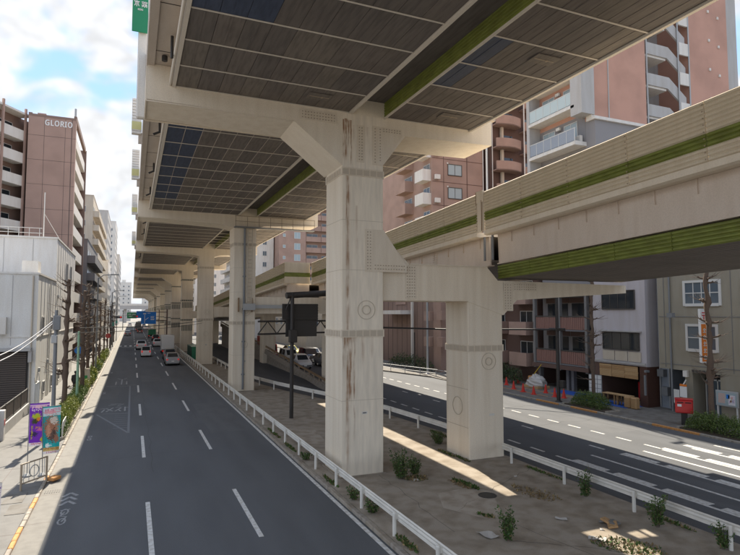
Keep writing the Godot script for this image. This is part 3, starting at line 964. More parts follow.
func span(k: int, z0: float, z1: float, rows: int):
	var L := z0 - z1
	var over := 2.39 if k > 0 else 0.0
	var lab: String = ["dark panelled underside of the expressway reaching over the rust-streaked pier's near side", "dark panelled expressway deck between the rust-streaked pier and the laddered pier"][k] if k < 2 else "dark expressway deck between the %s and %s piers counting from the rust-streaked one" % [ORD[k - 1], ORD[k]]
	var t := thing("viaduct_span", lab, "bridge deck", V(0, 0, z0), 0, "decks of the elevated expressway")
	var b := MB.new()
	b.bb(.30, 15.08, 16.02, 16.35, over, -L)
	var slab := part(t, "deck_slab", b.done(), M.slab)
	if k < 2:
		b = MB.new()
		var q := 0.0
		while q < L:
			b.bb(.32, 1.16, 16.01, 16.025, -q, -q - .03); q += 3.3
		part(slab, "slab_joint", b.done(), M.dark_gap)
	# outer fascia and parapets
	for sd in [[.27, .0], [14.83, 1.0]]:
		b = MB.new()
		b.bb(sd[0], sd[0] + .27, 15.95, 17.35, over, -L)
		part(t, "parapet", b.done(), M.slab)
	# side skirts of the two soffits, drip tube
	b = MB.new()
	b.bb(1.17, 1.29, 15.24, 16.0, 0, -L)
	part(t, "soffit_edge", b.done(), M.rail_line)
	b = MB.new()
	b.tube([V(1.10, 15.32, 0), V(1.10, 15.32, -L)], .055, 8)
	part(t, "drip_tube", b.done(), M.rail_line)
	b = MB.new()
	b.bb(8.25, 8.37, 15.22, 16.0, 0, -L)
	b.bb(14.22, 14.34, 15.22, 16.0, 0, -L)
	part(t, "soffit_edge", b.done(), M.rail_line)
	# green ribbed cheek of the slot between the carriageways
	b = MB.new()
	b.bb(9.89, 9.95, 15.22, 15.30, 0, -L)
	part(t, "soffit_edge", b.done(), M.rail_line)
	b = MB.new()
	for i in 6: b.cbox(V(9.93, 15.36 + i * .115, -L / 2), V(.07, .105, L), .02)
	part(t, "slot_cheek", b.done(), M.green_panel)
	b = MB.new(); b.bb(8.37, 9.9, 15.93, 15.99, 0, -L)
	part(t, "slot_cover", b.done(), M.soffit_b)
	# ceiling above the panels so that joints read dark
	b = MB.new(); b.bb(1.3, 8.24, 15.40, 15.46, 0, -L); b.bb(9.97, 14.21, 15.40, 15.46, 0, -L)
	part(t, "soffit_backing", b.done(), M.soffit_b)
	var nl := 9
	var nr := 5
	var pl := L / rows
	if k < 2:
		for sd in [[1.3, 8.24, nl], [9.97, 14.21, nr]]:
			var w: float = (sd[1] - sd[0]) / sd[2]
			var bar := MB.new()
			bar.cbox(V((sd[0] + sd[1]) / 2, 15.285, 0), V(sd[1] - sd[0], .035, .05), .008)
			var barm := bar.done()
			for r in rows + 1: part(t, "joint_bar", barm, M.rail_line, V(0, 0, -clampf(r * pl, .03, L - .03)))
			if k == 1:
				var lb := MB.new()
				lb.cbox(V(0, 15.29, -L / 2), V(.026, .02, L), .006)
				var lbm := lb.done()
				for c in range(1, sd[2]): part(t, "panel_rail", lbm, M.slab, V(sd[0] + c * w, 0, 0))
			for r in rows:
				for c in sd[2]:
					var zc := -(r + .5) * pl
					var wz := z0 + zc
					var m = M[["soffit", "soffit_b", "soffit_c"][rng.randi() % 3]]
					if k == 0 and sd[0] < 2 and wz > -15.9 and wz < -11 and c < 3: m = M.navy
					if k == 1 and sd[0] < 2 and c < 2 and wz > -44: m = M.navy
					if k == 0 and sd[0] > 9 and c == 0 and r >= rows - 4 and r < rows - 2: m = M.navy
					part(t, "soffit_panel", panel_mesh(w, pl), m, V(sd[0] + (c + .5) * w, 15.30, zc))
	else:
		b = MB.new()
		for sd in [[1.3, 8.24, nl], [9.97, 14.21, nr]]:
			var w: float = (sd[1] - sd[0]) / sd[2]
			for r in rows:
				for c in sd[2]: b.box(V(sd[0] + (c + .5) * w, 15.31, -(r + .5) * pl), V(w - .03, .03, pl - .05))
		stuff(part(t, "soffit_panels", b.done(), [M.soffit, M.soffit_b][k % 2]))
		b = MB.new()
		for r in rows + 1: b.bb(1.3, 14.2, 15.27, 15.30, -clampf(r * pl, .03, L - .03), -clampf(r * pl, .03, L - .03) - .05)
		part(t, "joint_bar", b.done(), M.rail_line)
	if k > 0 and k < 4:
		# fittings under the outer overhang
		for q in ([4.0, 12.0, 19.0] if k == 1 else [6.0, 14.0]):
			b = MB.new()
			b.tube([V(1.0, 15.95, -q), V(1.0, 15.45, -q), V(.72, 15.3, -q)], .06, 6)
			part(t, "drain_spout", b.done(), M.dark_metal)
	if k == 0:
		for q in [[6.55, -L + 1.2], [12.4, -L + 1.3], [12.5, -L + 7.2]]:
			var hb := MB.new(); hb.cbox(V(0, 15.275, 0), V(.95, .03, .62), .008)
			var ht := part(t, "access_hatch", hb.done(), M.soffit_c, V(q[0], 0, q[1]))
			hb = MB.new(); hb.lathe(V(.1, 15.235, 0), [[0, 0], [.05, .0], [.05, .03]], 10); hb.bb(-.4, .4, 15.25, 15.262, -.02, .02)
			part(ht, "latch", hb.done(), M.bolt)
		b = MB.new(); b.tube([V(1.0, 15.95, -L + 2.6), V(1.0, 15.2, -L + 2.6)], .05, 6)
		part(t, "drain_spout", b.done(), M.dark_metal)
		b = MB.new(); b.tube([V(.85, 15.98, -L + .9), V(.85, 15.8, -L + .9)], .1, 8)
		part(t, "drain_spout", b.done(), M.dark_metal)

func viaduct():
	for k in PIER_Z.size(): pier(k)
	span(0, 6.0, -21.6, 14)
	for k in range(1, PIER_Z.size()): span(k, PIER_Z[k - 1] - 2.38, PIER_Z[k], 10)
	# slotted boards and the green road sign fixed outside the parapet
	var bk := 0
	for o in [[-33.0, 16.7, 2.0], [-43.5, 16.5, 2.2], [-58.0, 16.3, 2.0], [-84.0, 16.2, 2.0]]:
		bk += 1
		var t := thing("parapet_board", "pale slatted board with yellow strip outside the parapet, %s beyond the green expressway sign" % ORD[bk - 1], "panel", V(-.02, o[1], o[0]), 0, "boards outside the parapet")
		var b := MB.new()
		for i in 12: b.cbox(V(0, (i + .5) * o[2] / 12, 0), V(.5, o[2] / 12 - .015, .34), .02)
		part(t, "slat_stack", b.done(), M.off_white)
		b = MB.new(); b.bb(-.255, .255, o[2] * .12, o[2] * .34, -.18, .18)
		part(t, "yellow_strip", b.done(), M.pale_yellow)
		b = MB.new(); b.bb(.1, .32, -.5, .1, -.06, .06)
		part(t, "bracket", b.done(), M.slab)
	var t := thing("expressway_sign", "green expressway sign with white lettering on a pale post above the deck", "road sign", V(.10, 14.7, -24.1))
	var b := MB.new()
	b.cbox(V(.03, 4.0, 0), V(.36, 8.0, .3), .05)
	part(t, "post", b.done(), M.off_white)
	b = MB.new(); b.cbox(V(-.09, 5.0, .25), V(.60, 3.0, .06), .01)
	var sb := part(t, "sign_board", b.done(), M.sign_green)
	b = MB.new(); b.bb(-.3, -.2, 5.5, 5.7, .0, .22); b.bb(.0, .1, 4.0, 4.2, .0, .22)
	part(t, "bracket", b.done(), M.galv)
	b = MB.new()
	for l in [[[.5, 1], [.5, .85]], [[.05, .83], [.95, .83]], [[.25, .7], [.75, .7], [.75, .48], [.25, .48], [.25, .7]], [[.5, .48], [.5, 0]], [[.28, .35], [.12, .1]], [[.72, .35], [.88, .1]]]: strokes3(b, l, V(-.34, 4.55, .285), .22, .24, .026)
	for l in [[[.05, .9], [.95, .9]], [[.32, 1], [.32, .8]], [[.68, 1], [.68, .8]], [[.1, .68], [.9, .68]], [[.3, .78], [.3, .45], [.85, .45]], [[.65, .78], [.65, .55]], [[.05, .33], [.95, .33]], [[.5, .45], [.5, 0]], [[.45, .3], [.1, .05]], [[.55, .3], [.9, .05]]]: strokes3(b, l, V(-.06, 4.55, .285), .24, .24, .024)
	part(sb, "lettering", b.done(), M.white)
	text(sb, "KEIYO", .10, V(-.09, 4.43, .286), 0.0, M.white, .7)

# white strokes standing on a +z face, given in a unit square
func strokes3(b: MB, l: Array, o: Vector3, w: float, h: float, wd: float):
	for k in l.size() - 1:
		var p := Vector2(l[k][0] * w, l[k][1] * h)
		var q := Vector2(l[k + 1][0] * w, l[k + 1][1] * h)
		var d := (q - p)
		b.box(o + V((p.x + q.x) / 2, (p.y + q.y) / 2, 0), V(d.length() + wd * .6, wd, .012), Basis(V(0, 0, 1), d.angle()))

func text(p: Node, s: String, size: float, at: Vector3, turn: float, m: Material, sq := 1.0, bold := true) -> MeshInstance3D:
	var f := SystemFont.new()
	f.font_names = PackedStringArray(["Droid Sans"])
	f.font_weight = 700 if bold else 400
	var tm := TextMesh.new()
	tm.text = s
	tm.font = f
	tm.font_size = 64
	tm.pixel_size = size / 64.0
	tm.depth = .02
	tm.curve_step = 2.0
	var o := part(p, "lettering", tm, m, at, turn)
	o.scale = V(sq, 1, 1)
	return o

# ---------------------------------------------------------------- the ramp beside it
const RZ := -22.6
const RY := 12.66

func ribbed(l: float, top: float, bot: float, m_rows: int) -> ArrayMesh:
	var key := "rib%.2f_%.2f_%.2f" % [l, top, bot]
	if cache.has(key): return cache[key]
	var b := MB.new()
	var h := (top - bot) / m_rows
	b.bb(.03, .07, bot, top, -l / 2 + .01, l / 2 - .01)
	for i in m_rows:
		var y := bot + h * i
		b.prism(PackedVector2Array([Vector2(.03, y + h * .06), Vector2(-.02, y + h * .28), Vector2(-.02, y + h * .72), Vector2(.03, y + h * .94)]), V(0, 0, -l / 2 + .012), V(1, 0, 0), V(0, 1, 0), V(0, 0, l - .024))
	cache[key] = b.done()
	return cache[key]

func ramp_span(label: String, x0: float, x1: float, z0: float, z1: float, skirt: bool, detail: bool):
	var t := thing("ramp_span", label, "bridge deck", V(0, RY, RZ), 0, "spans of the descending ramp")
	t.rotation.x = -.04
	t.scale.y = 1.047
	var a := z0 - RZ
	var c := z1 - RZ
	var L := absf(z1 - z0)
	var n := int(round(L / 2.9))
	var pl := L / n
	for sd in [[x0, 0.0], [x1, PI]]:
		if sd[1] == PI:
			var w := MB.new(); w.bb(x1 - .07, x1, -1.95, 0, a - .02, c + .02)
			part(t, "outer_barrier", w.done(), M.beige_panel)
			continue
		for k in n:
			var zc := a - (k + .5) * pl
			var pn := part(t, "barrier_panel", ribbed(pl, 0, -.96, 7), M.beige_panel, V(sd[0], 0, zc), sd[1])
			part(pn, "stripe_panel", ribbed(pl, -.965, -1.36, 3), M.green_panel)
			part(pn, "base_panel", ribbed(pl, -1.365, -1.80, 3), M.beige_panel)
			if detail:
				var bl := MB.new()
				for y in 9: bl.box(V(-.028, -.12 - y * .2, pl / 2 - .06), V(.02, .035, .035))
				part(pn, "bolt_column", bl.done(), M.bolt)
	var b := MB.new()
	# slab edge with its sloping underside
	var prof := PackedVector2Array([Vector2(x0 - .03, -1.81), Vector2(x0 - .06, -2.02), Vector2(x0 + .1, -2.06), Vector2(x0 + .72, -1.98), Vector2(x1 - .7, -1.98), Vector2(x1 - .1, -2.06), Vector2(x1, -1.96)])
	b.prism(prof, V(0, 0, a - .015), V(1, 0, 0), V(0, 1, 0), V(0, 0, c - a + .03))
	part(t, "deck_slab", b.done(), M.cream)
	b = MB.new()
	b.bb(x0 + .7, x0 + .78, -3.34, -1.99, a - .05, c + .05); b.bb(x1 - .8, x1 - .72, -3.34, -1.99, a - .05, c + .05)
	b.bb(x0 + .6, x0 + .95, -3.38, -3.33, a - .05, c + .05)
	var g := part(t, "girder", b.done(), M.girder)
	b = MB.new()
	for k in int(L / 1.55): b.bb(x0 + .63, x0 + .70, -2.46, -2.0, a - .8 - k * 1.55, a - .84 - k * 1.55)
	stuff(part(g, "stiffener_row", b.done(), M.girder))
	if detail:
		for q in [5.2, 15.0]:
			b = MB.new(); b.bb(x0 + .675, x0 + .699, -3.28, -2.12, a - q, a - q - .5)
			var sp := part(g, "splice_plate", b.done(), M.girder)
			b = MB.new()
			for i in 3:
				for j in 9: b.box(V(x0 + .672, -2.2 - j * .12, a - q - .1 - i * .15), V(.025, .035, .035))
			stuff(part(sp, "bolt_row", b.done(), M.bolt))
	if skirt:
		var ns := int(round(L / 2.4))
		var sl := L / ns
		for k in ns:
			part(t, "skirt_panel", ribbed(sl, -3.43, -4.05, 5), M.green_panel, V(x0 + .66, 0, a - (k + .5) * sl))
		b = MB.new()
		for i in 20:
			b.cbox(V(x0 + .75 + (i + .5) * .39, -4.02, (a + c) / 2), V(.375, .06, L), .015)
		part(t, "soffit_sheet", b.done(), M.soffit)
		b = MB.new(); b.bb(x0 + .7, x1 - .72, -3.97, -3.93, a, c)
		part(t, "soffit_backing", b.done(), M.soffit_b)
		b = MB.new(); b.bb(x1 - .78, x1 - .72, -4.05, -3.43, a, c)
		part(t, "skirt_panel", b.done(), M.green_panel)
	else:
		b = MB.new(); b.bb(x0 + .8, x1 - .82, -3.2, -3.1, a, c)
		part(t, "soffit_sheet", b.done(), M.soffit)

func ramp():
	ramp_span("ramp span with beige ribbed barrier, green stripe and green skirt above the shaded road", 15.5, 24.1, 6.0, -22.3, true, true)
	ramp_span("ramp span with beige ribbed barrier and green stripe beyond the portal arm", 15.5, 24.1, -22.9, -50.4, false, true)
	ramp_span("widened ramp span stepping out beside the laddered pier", 13.0, 24.1, -50.8, -75.4, false, false)
	ramp_span("lower ramp span between plain and receding piers", 13.0, 24.1, -75.8, -130, false, false)
	# cross wall where the ramp widens
	var t := thing("ramp_bay_wall", "short beige barrier crossing the ramp edge with a green stripe", "barrier", V(12.95, RY - .04 * 27.9, -50.5))
	for r in [[0.0, -.96, "beige_panel"], [-.965, -1.36, "green_panel"], [-1.365, -2.0, "beige_panel"]]:
		var b := MB.new(); b.bb(0, 2.45, r[1], r[0], -.06, .0)
		part(t, "barrier_panel", b.done(), M[r[2]])
	var b := MB.new(); b.bb(.3, 2.45, -3.3, -2.0, -.3, -.2)
	part(t, "end_plate", b.done(), M.girder)
	# expansion joint covers at the portal
	t = thing("expansion_joint", "narrow upright joint with rusty cover in the ramp barrier", "joint", V(15.5, RY, -22.6))
	b = MB.new(); b.bb(.0, .08, -1.9, .03, -.32, .32)
	part(t, "cover", b.done(), M.cream_b)
	b = MB.new(); b.bb(-.06, .0, -.5, .08, -.30, .30); b.bb(-.05, .0, -1.95, -.5, -.16, .16)
	part(t, "front_strip", b.done(), M.cream)
	b = MB.new(); b.bb(-.07, -.05, -1.9, -.4, .17, .20); b.bb(-.07, -.06, -.55, .06, -.3, -.26)
	part(t, "rust_edge", b.done(), M.rail_brown)
	b = MB.new(); b.tube([V(.45, -2.05, .35), V(.45, -3.3, .35)], .06, 8); b.tube([V(.45, -2.05, -.3), V(.45, -3.3, -.3)], .06, 8)
	part(t, "drain_pipe", b.done(), M.galv_dark)

# ---------------------------------------------------------------- building helpers (a face: x to the right seen from outside, y up, z outward)
func at_face(o: Vector3, turn: float, p: Vector3) -> Vector3: return o + Basis(V(0, 1, 0), turn) * p

func win(p: Node, at: Vector3, turn: float, w: float, h: float, fm: Material, gm: Material, mull := 1, fw := .07, bars := 0) -> MeshInstance3D:
	var key := "win%.2f_%.2f_%d_%.2f_%d" % [w, h, mull, fw, bars]
	if not cache.has(key):
		var b := MB.new()
		b.bb(-w / 2 - fw, -w / 2, -h / 2 - fw, h / 2 + fw, -.05, .07); b.bb(w / 2, w / 2 + fw, -h / 2 - fw, h / 2 + fw, -.05, .07)
		b.bb(-w / 2, w / 2, h / 2, h / 2 + fw, -.05, .07); b.bb(-w / 2, w / 2, -h / 2 - fw * 1.2, -h / 2, -.05, .10)
		for i in mull:
			var x := -w / 2 + w * (i + 1) / (mull + 1)
			b.bb(x - .025, x + .025, -h / 2, h / 2, -.02, .045)
		for i in bars:
			var y := -h / 2 + h * (i + 1) / (bars + 1)
			b.bb(-w / 2, w / 2, y - .03, y + .03, -.02, .05)
		cache[key] = b.done()
		var g := MB.new()
		g.bb(-w / 2, w / 2, -h / 2, h / 2, .005, .02)
		cache[key + "p"] = g.done()
	var f := part(p, "window", cache[key], fm, at, turn)
	part(f, "pane", cache[key + "p"], gm)
	return f

# balcony: floor slab, front and end walls; a glazed door with frame behind it
func balcony(p: Node, at: Vector3, turn: float, w: float, d: float, ph: float, wm: Material, dm: Material, door := true, slab := .16) -> MeshInstance3D:
	var key := "bal%.2f_%.2f_%.2f_%.2f" % [w, d, ph, slab]
	if not cache.has(key):
		var b := MB.new()
		b.bb(-w / 2, w / 2, -slab, 0, 0, d)
		b.bb(-w / 2, w / 2, 0, ph, d - .12, d)
		b.bb(-w / 2, -w / 2 + .1, 0, ph, 0, d - .12); b.bb(w / 2 - .1, w / 2, 0, ph, 0, d - .12)
		cache[key] = b.done()
		b = MB.new()
		b.bb(-w * .36, w * .36, .05, 2.1, .005, .03)
		cache[key + "d"] = b.done()
		b = MB.new()
		for x in [-w * .36, 0.0, w * .36]: b.bb(x - .03, x + .03, .05, 2.1, .03, .05)
		b.bb(-w * .36, w * .36, 2.1, 2.16, .0, .05)
		cache[key + "f"] = b.done()
	var o := part(p, "balcony", cache[key], wm, at, turn)
	if door:
		part(o, "door_pane", cache[key + "d"], dm)
		part(o, "door_frame", cache[key + "f"], M.frame)
	return o

func walls(t: Node, x0: float, x1: float, y0: float, y1: float, z0: float, z1: float, m: Material, called := "wall") -> MeshInstance3D:
	var b := MB.new()
	b.bb(x0, x1, y0, y1, z0, z1)
	return part(t, called, b.done(), m)

func coping(t: Node, x0: float, x1: float, y: float, z0: float, z1: float, m: Material):
	var b := MB.new()
	b.bb(x0 - .06, x1 + .06, y, y + .12, z0 + .06, z1 - .06)
	part(t, "roof_coping", b.done(), m)

# plain far block with windows on the face to the road side and the face to the viewer
func far_block(label: String, x0: float, x1: float, h: float, z0: float, z1: float, wm: Material, gm: Material, side: float, fh := 3.0, bal := "", group := ""):
	var t := thing("apartment_block", label, "building", V(0, 0, 0), 0, group)
	walls(t, x0, x1, -.05, h, z0, z1, wm)
	coping(t, x0, x1, h, z0, z1, wm)
	var nf := int((h - 3.5) / fh)
	var xs := x1 if side > 0 else x0
	var turn := PI / 2 * side
	var L := z0 - z1
	var nc := int(maxf(1, L / 4.2))
	var nx := int(maxf(1, (x1 - x0) / 3.6))
	for f in nf:
		var y := 3.6 + f * fh
		for c in nc:
			var z := z0 - (c + .5) * L / nc
			if bal != "": balcony(t, V(xs, y, z), turn, L / nc * .9, 1.2, 1.1, M[bal], gm)
			else: win(t, V(xs, y + 1.4, z), turn, 1.7, 1.3, M.frame, gm)
		for c in nx:
			win(t, V(x0 + (c + .5) * (x1 - x0) / nx, y + 1.4, z0), 0, 1.0, 1.2, M.frame, gm)
	var b := MB.new()
	b.bb((x0 + x1) / 2 - 1.5, (x0 + x1) / 2 + 1.5, h + .1, h + 2.2, z0 - 2, z0 - 5)
	part(t, "roof_hut", b.done(), wm)
	return t

func buildings_left():
	# white workshop with a lower front block
	var t := thing("white_workshop", "plain white two-tier workshop with a dark roller shutter by the pavement", "building")
	walls(t, -24, -6.3, -.05, 9.6, -46.6, -62, M.white_wall)
	walls(t, -24, -6.32, -.05, 13.45, -56.8, -74, M.white_wall_b, "rear_wall")
	var b := MB.new()
	b.bb(-24, -6.24, 9.6, 9.74, -46.54, -56.9); b.bb(-24, -6.26, 13.45, 13.6, -56.7, -74.1); b.bb(-6.305, -6.26, 5.05, 5.13, -46.6, -73.9); b.bb(-24, -6.3, 5.05, 5.13, -46.6, -46.555)
	part(t, "ledge", b.done(), M.off_white)
	b = MB.new(); b.bb(-14, -6.75, .0, 4.1, -46.65, -46.48)
	var fr := part(t, "shutter_recess", b.done(), M.interior)
	for i in 26:
		b = MB.new(); b.cbox(V(-10.35, .12 + i * .152, -46.47), V(7.0, .13, .05), .02)
		part(fr, "shutter_slat", b.done(), M.shutter)
	b = MB.new(); b.bb(-14, -6.55, 4.1, 4.32, -46.6, -46.0); b.bb(-6.72, -6.5, 3.3, 4.1, -46.6, -46.1)
	part(t, "shutter_hood", b.done(), M.grey_wall)
	b = MB.new(); b.tube([V(-6.62, .1, -46.5), V(-6.62, 9.5, -46.5)], .06, 8)
	part(t, "rain_pipe", b.done(), M.beige_wall)
	for w in [[-49.3, 5.95, .9, 1.0], [-54.3, 5.9, .9, 1.0], [-59.5, 5.9, .9, 1.0], [-50.8, 1.0, .8, .8], [-55.5, .95, .9, .9], [-60.5, 1.0, .9, .9], [-65.0, 11.0, .9, 1.6], [-69.0, 11.0, .9, 1.6]]:
		win(t, V(-6.3, w[1], w[0]), PI / 2, w[2], w[3], M.grey_wall, M.glass_dark, 0, .08)
	b = MB.new(); b.bb(-8.9, -8.15, 5.3, 6.5, -46.6, -46.2); part(t, "wall_box", b.done(), M.off_white)
	b = MB.new(); b.bb(-8.0, -6.9, 9.74, 10.9, -50.5, -52.0); part(t, "roof_box", b.done(), M.off_white)
	b = MB.new()
	for i in 10: b.tube([V(-15 + i * .8, 13.5, -57.2), V(-15 + i * .8, 14.4, -57.2)], .025, 5)
	for y in [13.95, 14.4]: b.tube([V(-15, y, -57.2), V(-7.6, y, -57.2)], .025, 5)
	part(t, "roof_rail", b.done(), M.frame)
	b = MB.new(); b.tube([V(-7.85, 13.4, -60), V(-7.85, 18.2, -60)], .045, 6); b.tube([V(-7.85, 16.2, -60), V(-6.4, 13.6, -60.2)], .02, 5)
	part(t, "mast", b.done(), M.off_white)
	for x in 9: pbox(t, "cladding_seam", V(-7.9 - x * 1.9, 7.0, -46.59), V(.035, 5.0, .03), M.grey_wall)
	for x in 8: pbox(t, "cladding_seam", V(-6.29, 7.3, -48.2 - x * 1.7), V(.03, 4.4, .035), M.grey_wall)
	for x in 9: pbox(t, "cladding_seam", V(-6.31, 11.5, -57.9 - x * 1.8), V(.03, 3.7, .035), M.grey_wall)
	for x in 7: pbox(t, "cladding_seam", V(-8.2 - x * 2.2, 11.6, -56.79), V(.035, 3.5, .03), M.grey_wall)
	for q in [[-48.0, 2.6], [-52.4, 2.9], [-58.0, 8.3], [-62.0, 8.0]]: pbox(t, "wall_vent", V(-6.24, q[1], q[0]), V(.14, .32, .32), M.galv, .03)
	pbox(t, "meter_box", V(-6.2, 1.5, -47.6), V(.22, .6, .45), M.galv, .02)
	b = MB.new(); b.tube([V(-6.24, .1, -53.0), V(-6.24, 9.4, -53.0)], .05, 6); part(t, "rain_pipe", b.done(), M.off_white)
	# low wall and slatted fence in front of it
	t = thing("yard_fence", "low concrete wall with brown slatted fence beside the pavement", "fence", V(-6.42, .05, -30))
	b = MB.new(); b.bb(-.12, .12, 0, .62, 0, -14.5); part(t, "base_wall", b.done(), M.grey_wall)
	for i in 96:
		if i % 16 == 7: continue
		pbox(t, "slat", V(0, 1.1, -.15 - i * .15), V(.04, .95, .075), M.shutter)
	for i in 7: pbox(t, "post", V(0, 1.12, -.1 - i * 2.38), V(.09, 1.05, .09), M.frame_dark)
	b = MB.new(); b.bb(-.03, .03, 1.55, 1.62, 0, -14.5); b.bb(-.03, .03, .66, .72, 0, -14.5); part(t, "top_rail", b.done(), M.frame_dark)
	t = thing("gate_post", "white gate post with a red notice beside the yard fence", "gate post", V(-6.25, .05, -35.2))
	pbox(t, "post", V(0, .8, 0), V(.35, 1.6, .4), M.white_wall_b, .02)
	pbox(t, "notice", V(.18, .95, .0), V(.02, .3, .25), M.red)
	t = thing("swing_gate", "white wire gate standing by the shutter's edge", "gate", V(-6.0, .05, -44.6))
	b = MB.new()
	for z in [0.0, -1.9]: b.tube([V(0, 0, z), V(0, 1.9, z)], .04, 6)
	for y in [.25, 1.85]: b.tube([V(0, y, 0), V(0, y, -1.9)], .03, 6)
	part(t, "frame", b.done(), M.frame)
	b = MB.new()
	for i in 9: b.tube([V(0, .25, -.19 * (i + 1)), V(0, 1.85, -.19 * (i + 1))], .012, 4)
	part(t, "mesh_bars", b.done(), M.frame)
	b = MB.new(); b.tube([V(0, 1.9, 0), V(.0, 2.35, .5)], .025, 5); part(t, "arm", b.done(), M.frame)
	b = MB.new(); b.tube([V(0, 1.9, -1.9), V(.0, 2.5, -1.4)], .025, 5); part(t, "arm", b.done(), M.frame)
	# tall brown apartment tower with lettering
	t = thing("brown_tower", "tall brown-tiled apartment tower with white lettering at its top", "building")
	walls(t, -12.9, -7.45, -.05, 32.3, -82, -82.9, M.brown_tile)
	walls(t, -12.9, -8.6, -.05, 32.3, -82.9, -98, M.brown_tile_b, "rear_wall")
	walls(t, -12.92, -12.5, 32.3, 32.75, -82.02, -98, M.brown_tile_b, "roof_edge"); walls(t, -12.5, -7.4, 32.3, 32.6, -81.97, -82.4, M.brown_tile_b, "roof_edge"); walls(t, -7.75, -7.4, 32.3, 33.0, -82.4, -98, M.brown_tile_b, "roof_edge")
	b = MB.new()
	for i in 9: b.bb(-12.9, -7.45, 4.2 + i * 3.2, 4.24 + i * 3.2, -81.99, -82.2)
	for x in [-11.1, -8.7]: b.bb(x, x + .04, .5, 32.3, -81.99, -82.2)
	b.bb(-7.95, -7.87, .5, 32.3, -81.97, -82.2)
	part(t, "panel_joint", b.done(), M.joint)
	text(t, "GLORIO", 1.05, V(-9.45, 31.6, -81.96), 0.0, M.white, .82)
	for f in 10:
		for c in 3:
			balcony(t, V(-8.6, 2.6 + f * 2.95, -85.45 - c * 4.9), PI / 2, 4.85, 1.12, 1.25, M.off_white, M.glass_dark)
	b = MB.new(); b.bb(-8.6, -7.3, 0, 32.6, -98.3, -98.0); part(t, "fin_wall", b.done(), M.brown_tile_b)
	b = MB.new(); b.tube([V(-7.6, 32.6, -82.6), V(-7.6, 34.1, -82.6)], .13, 8); part(t, "vent_pipe", b.done(), M.galv)
	b = MB.new(); b.bb(-12.2, -11.2, 32.3, 33.4, -84, -85.5); part(t, "roof_box", b.done(), M.brown_tile)
	# its wing, turned to the street
	var wt := deg_to_rad(58)
	t = thing("balcony_wing", "apartment wing with stacked white balconies and brown posts beside the brown tower", "building", V(-14.6, 0, -83.4), wt)
	walls(t, -15.5, 3.0, -.05, 32.4, 0, -9, M.brown_tile_b)
	for f in 10:
		for c in 4:
			balcony(t, V(-1.75 - c * 3.6, 2.6 + f * 2.95, 0), 0, 3.5, 1.5, 1.15, M.off_white, M.glass_dark)
			if c < 2: pbox(t, "cooler_unit", V(-1.0 - c * 3.6, 3.0 + f * 2.95, 1.1), V(.8, .65, .3), M.off_white)
	for c in 5:
		b = MB.new(); b.bb(-.12, .12, 0, 33.2, 1.5, 1.72); part(t, "post", b.done(), M.brown_tile, V(-.1 - c * 3.6, 0, 0))
	b = MB.new(); b.bb(-15.5, .9, 32.4, 32.65, -9, 1.6); part(t, "roof_slab", b.done(), M.off_white)
	b = MB.new(); b.tube([V(-3.0, 32.6, -3), V(-3.0, 39, -3)], .04, 5); part(t, "mast", b.done(), M.galv)
	# dark balcony block, then beige and pale ones further on
	far_block("dark grey apartment block with iron balconies beyond the brown tower", -18, -7.0, 18.9, -102, -128, M.grey_dark, M.glass_mid, 1, 2.9, "grey_dark")
	far_block("beige stepped apartment tower with balconies rising behind the dark block", -20, -8.2, 32.0, -132, -172, M.beige_wall, M.glass_dark, 1, 3.0, "beige_wall")
	far_block("slim white slab building further along the street", -14, -6.6, 22, -176, -196, M.off_white, M.glass_mid, 1, 3.2)
	far_block("pale grey office tower beyond the beige apartments", -22, -8.2, 41, -204, -236, M.grey_wall, M.glass_mid, 1, 3.3)
	far_block("white high-rise with small dark windows far along the street", -24, -8.4, 52, -300, -335, M.off_white, M.glass_mid, 1, 3.3)
	far_block("grey mid-rise closing the street's far end", -20, -7.4, 40, -345, -400, M.grey_wall, M.glass_mid, 1, 3.4)
	far_block("pale tower standing past the far end of the road", -13, -1, 33, -520, -545, M.off_white, M.glass_mid, 1, 3.5)
	var cv := thing("crossing_viaduct", "grey viaduct crossing the road at its far end", "bridge", V(0, 0, -430))
	walls(cv, -60, 80, 9.5, 12.0, 0, -9, M.grey_wall, "deck"); walls(cv, -60, 80, 12.0, 13.4, .1, -.3, M.off_white, "parapet")
	for x in [-30.0, -5.5, 9.0, 34.0]:
		walls(cv, x, x + 2.0, -.05, 9.5, -2.5, -6.5, M.grey_wall, "pier")
	far_block("low pale offices across the far end of the road", 8, 40, 24, -500, -540, M.off_white, M.glass_mid, -1, 3.5)

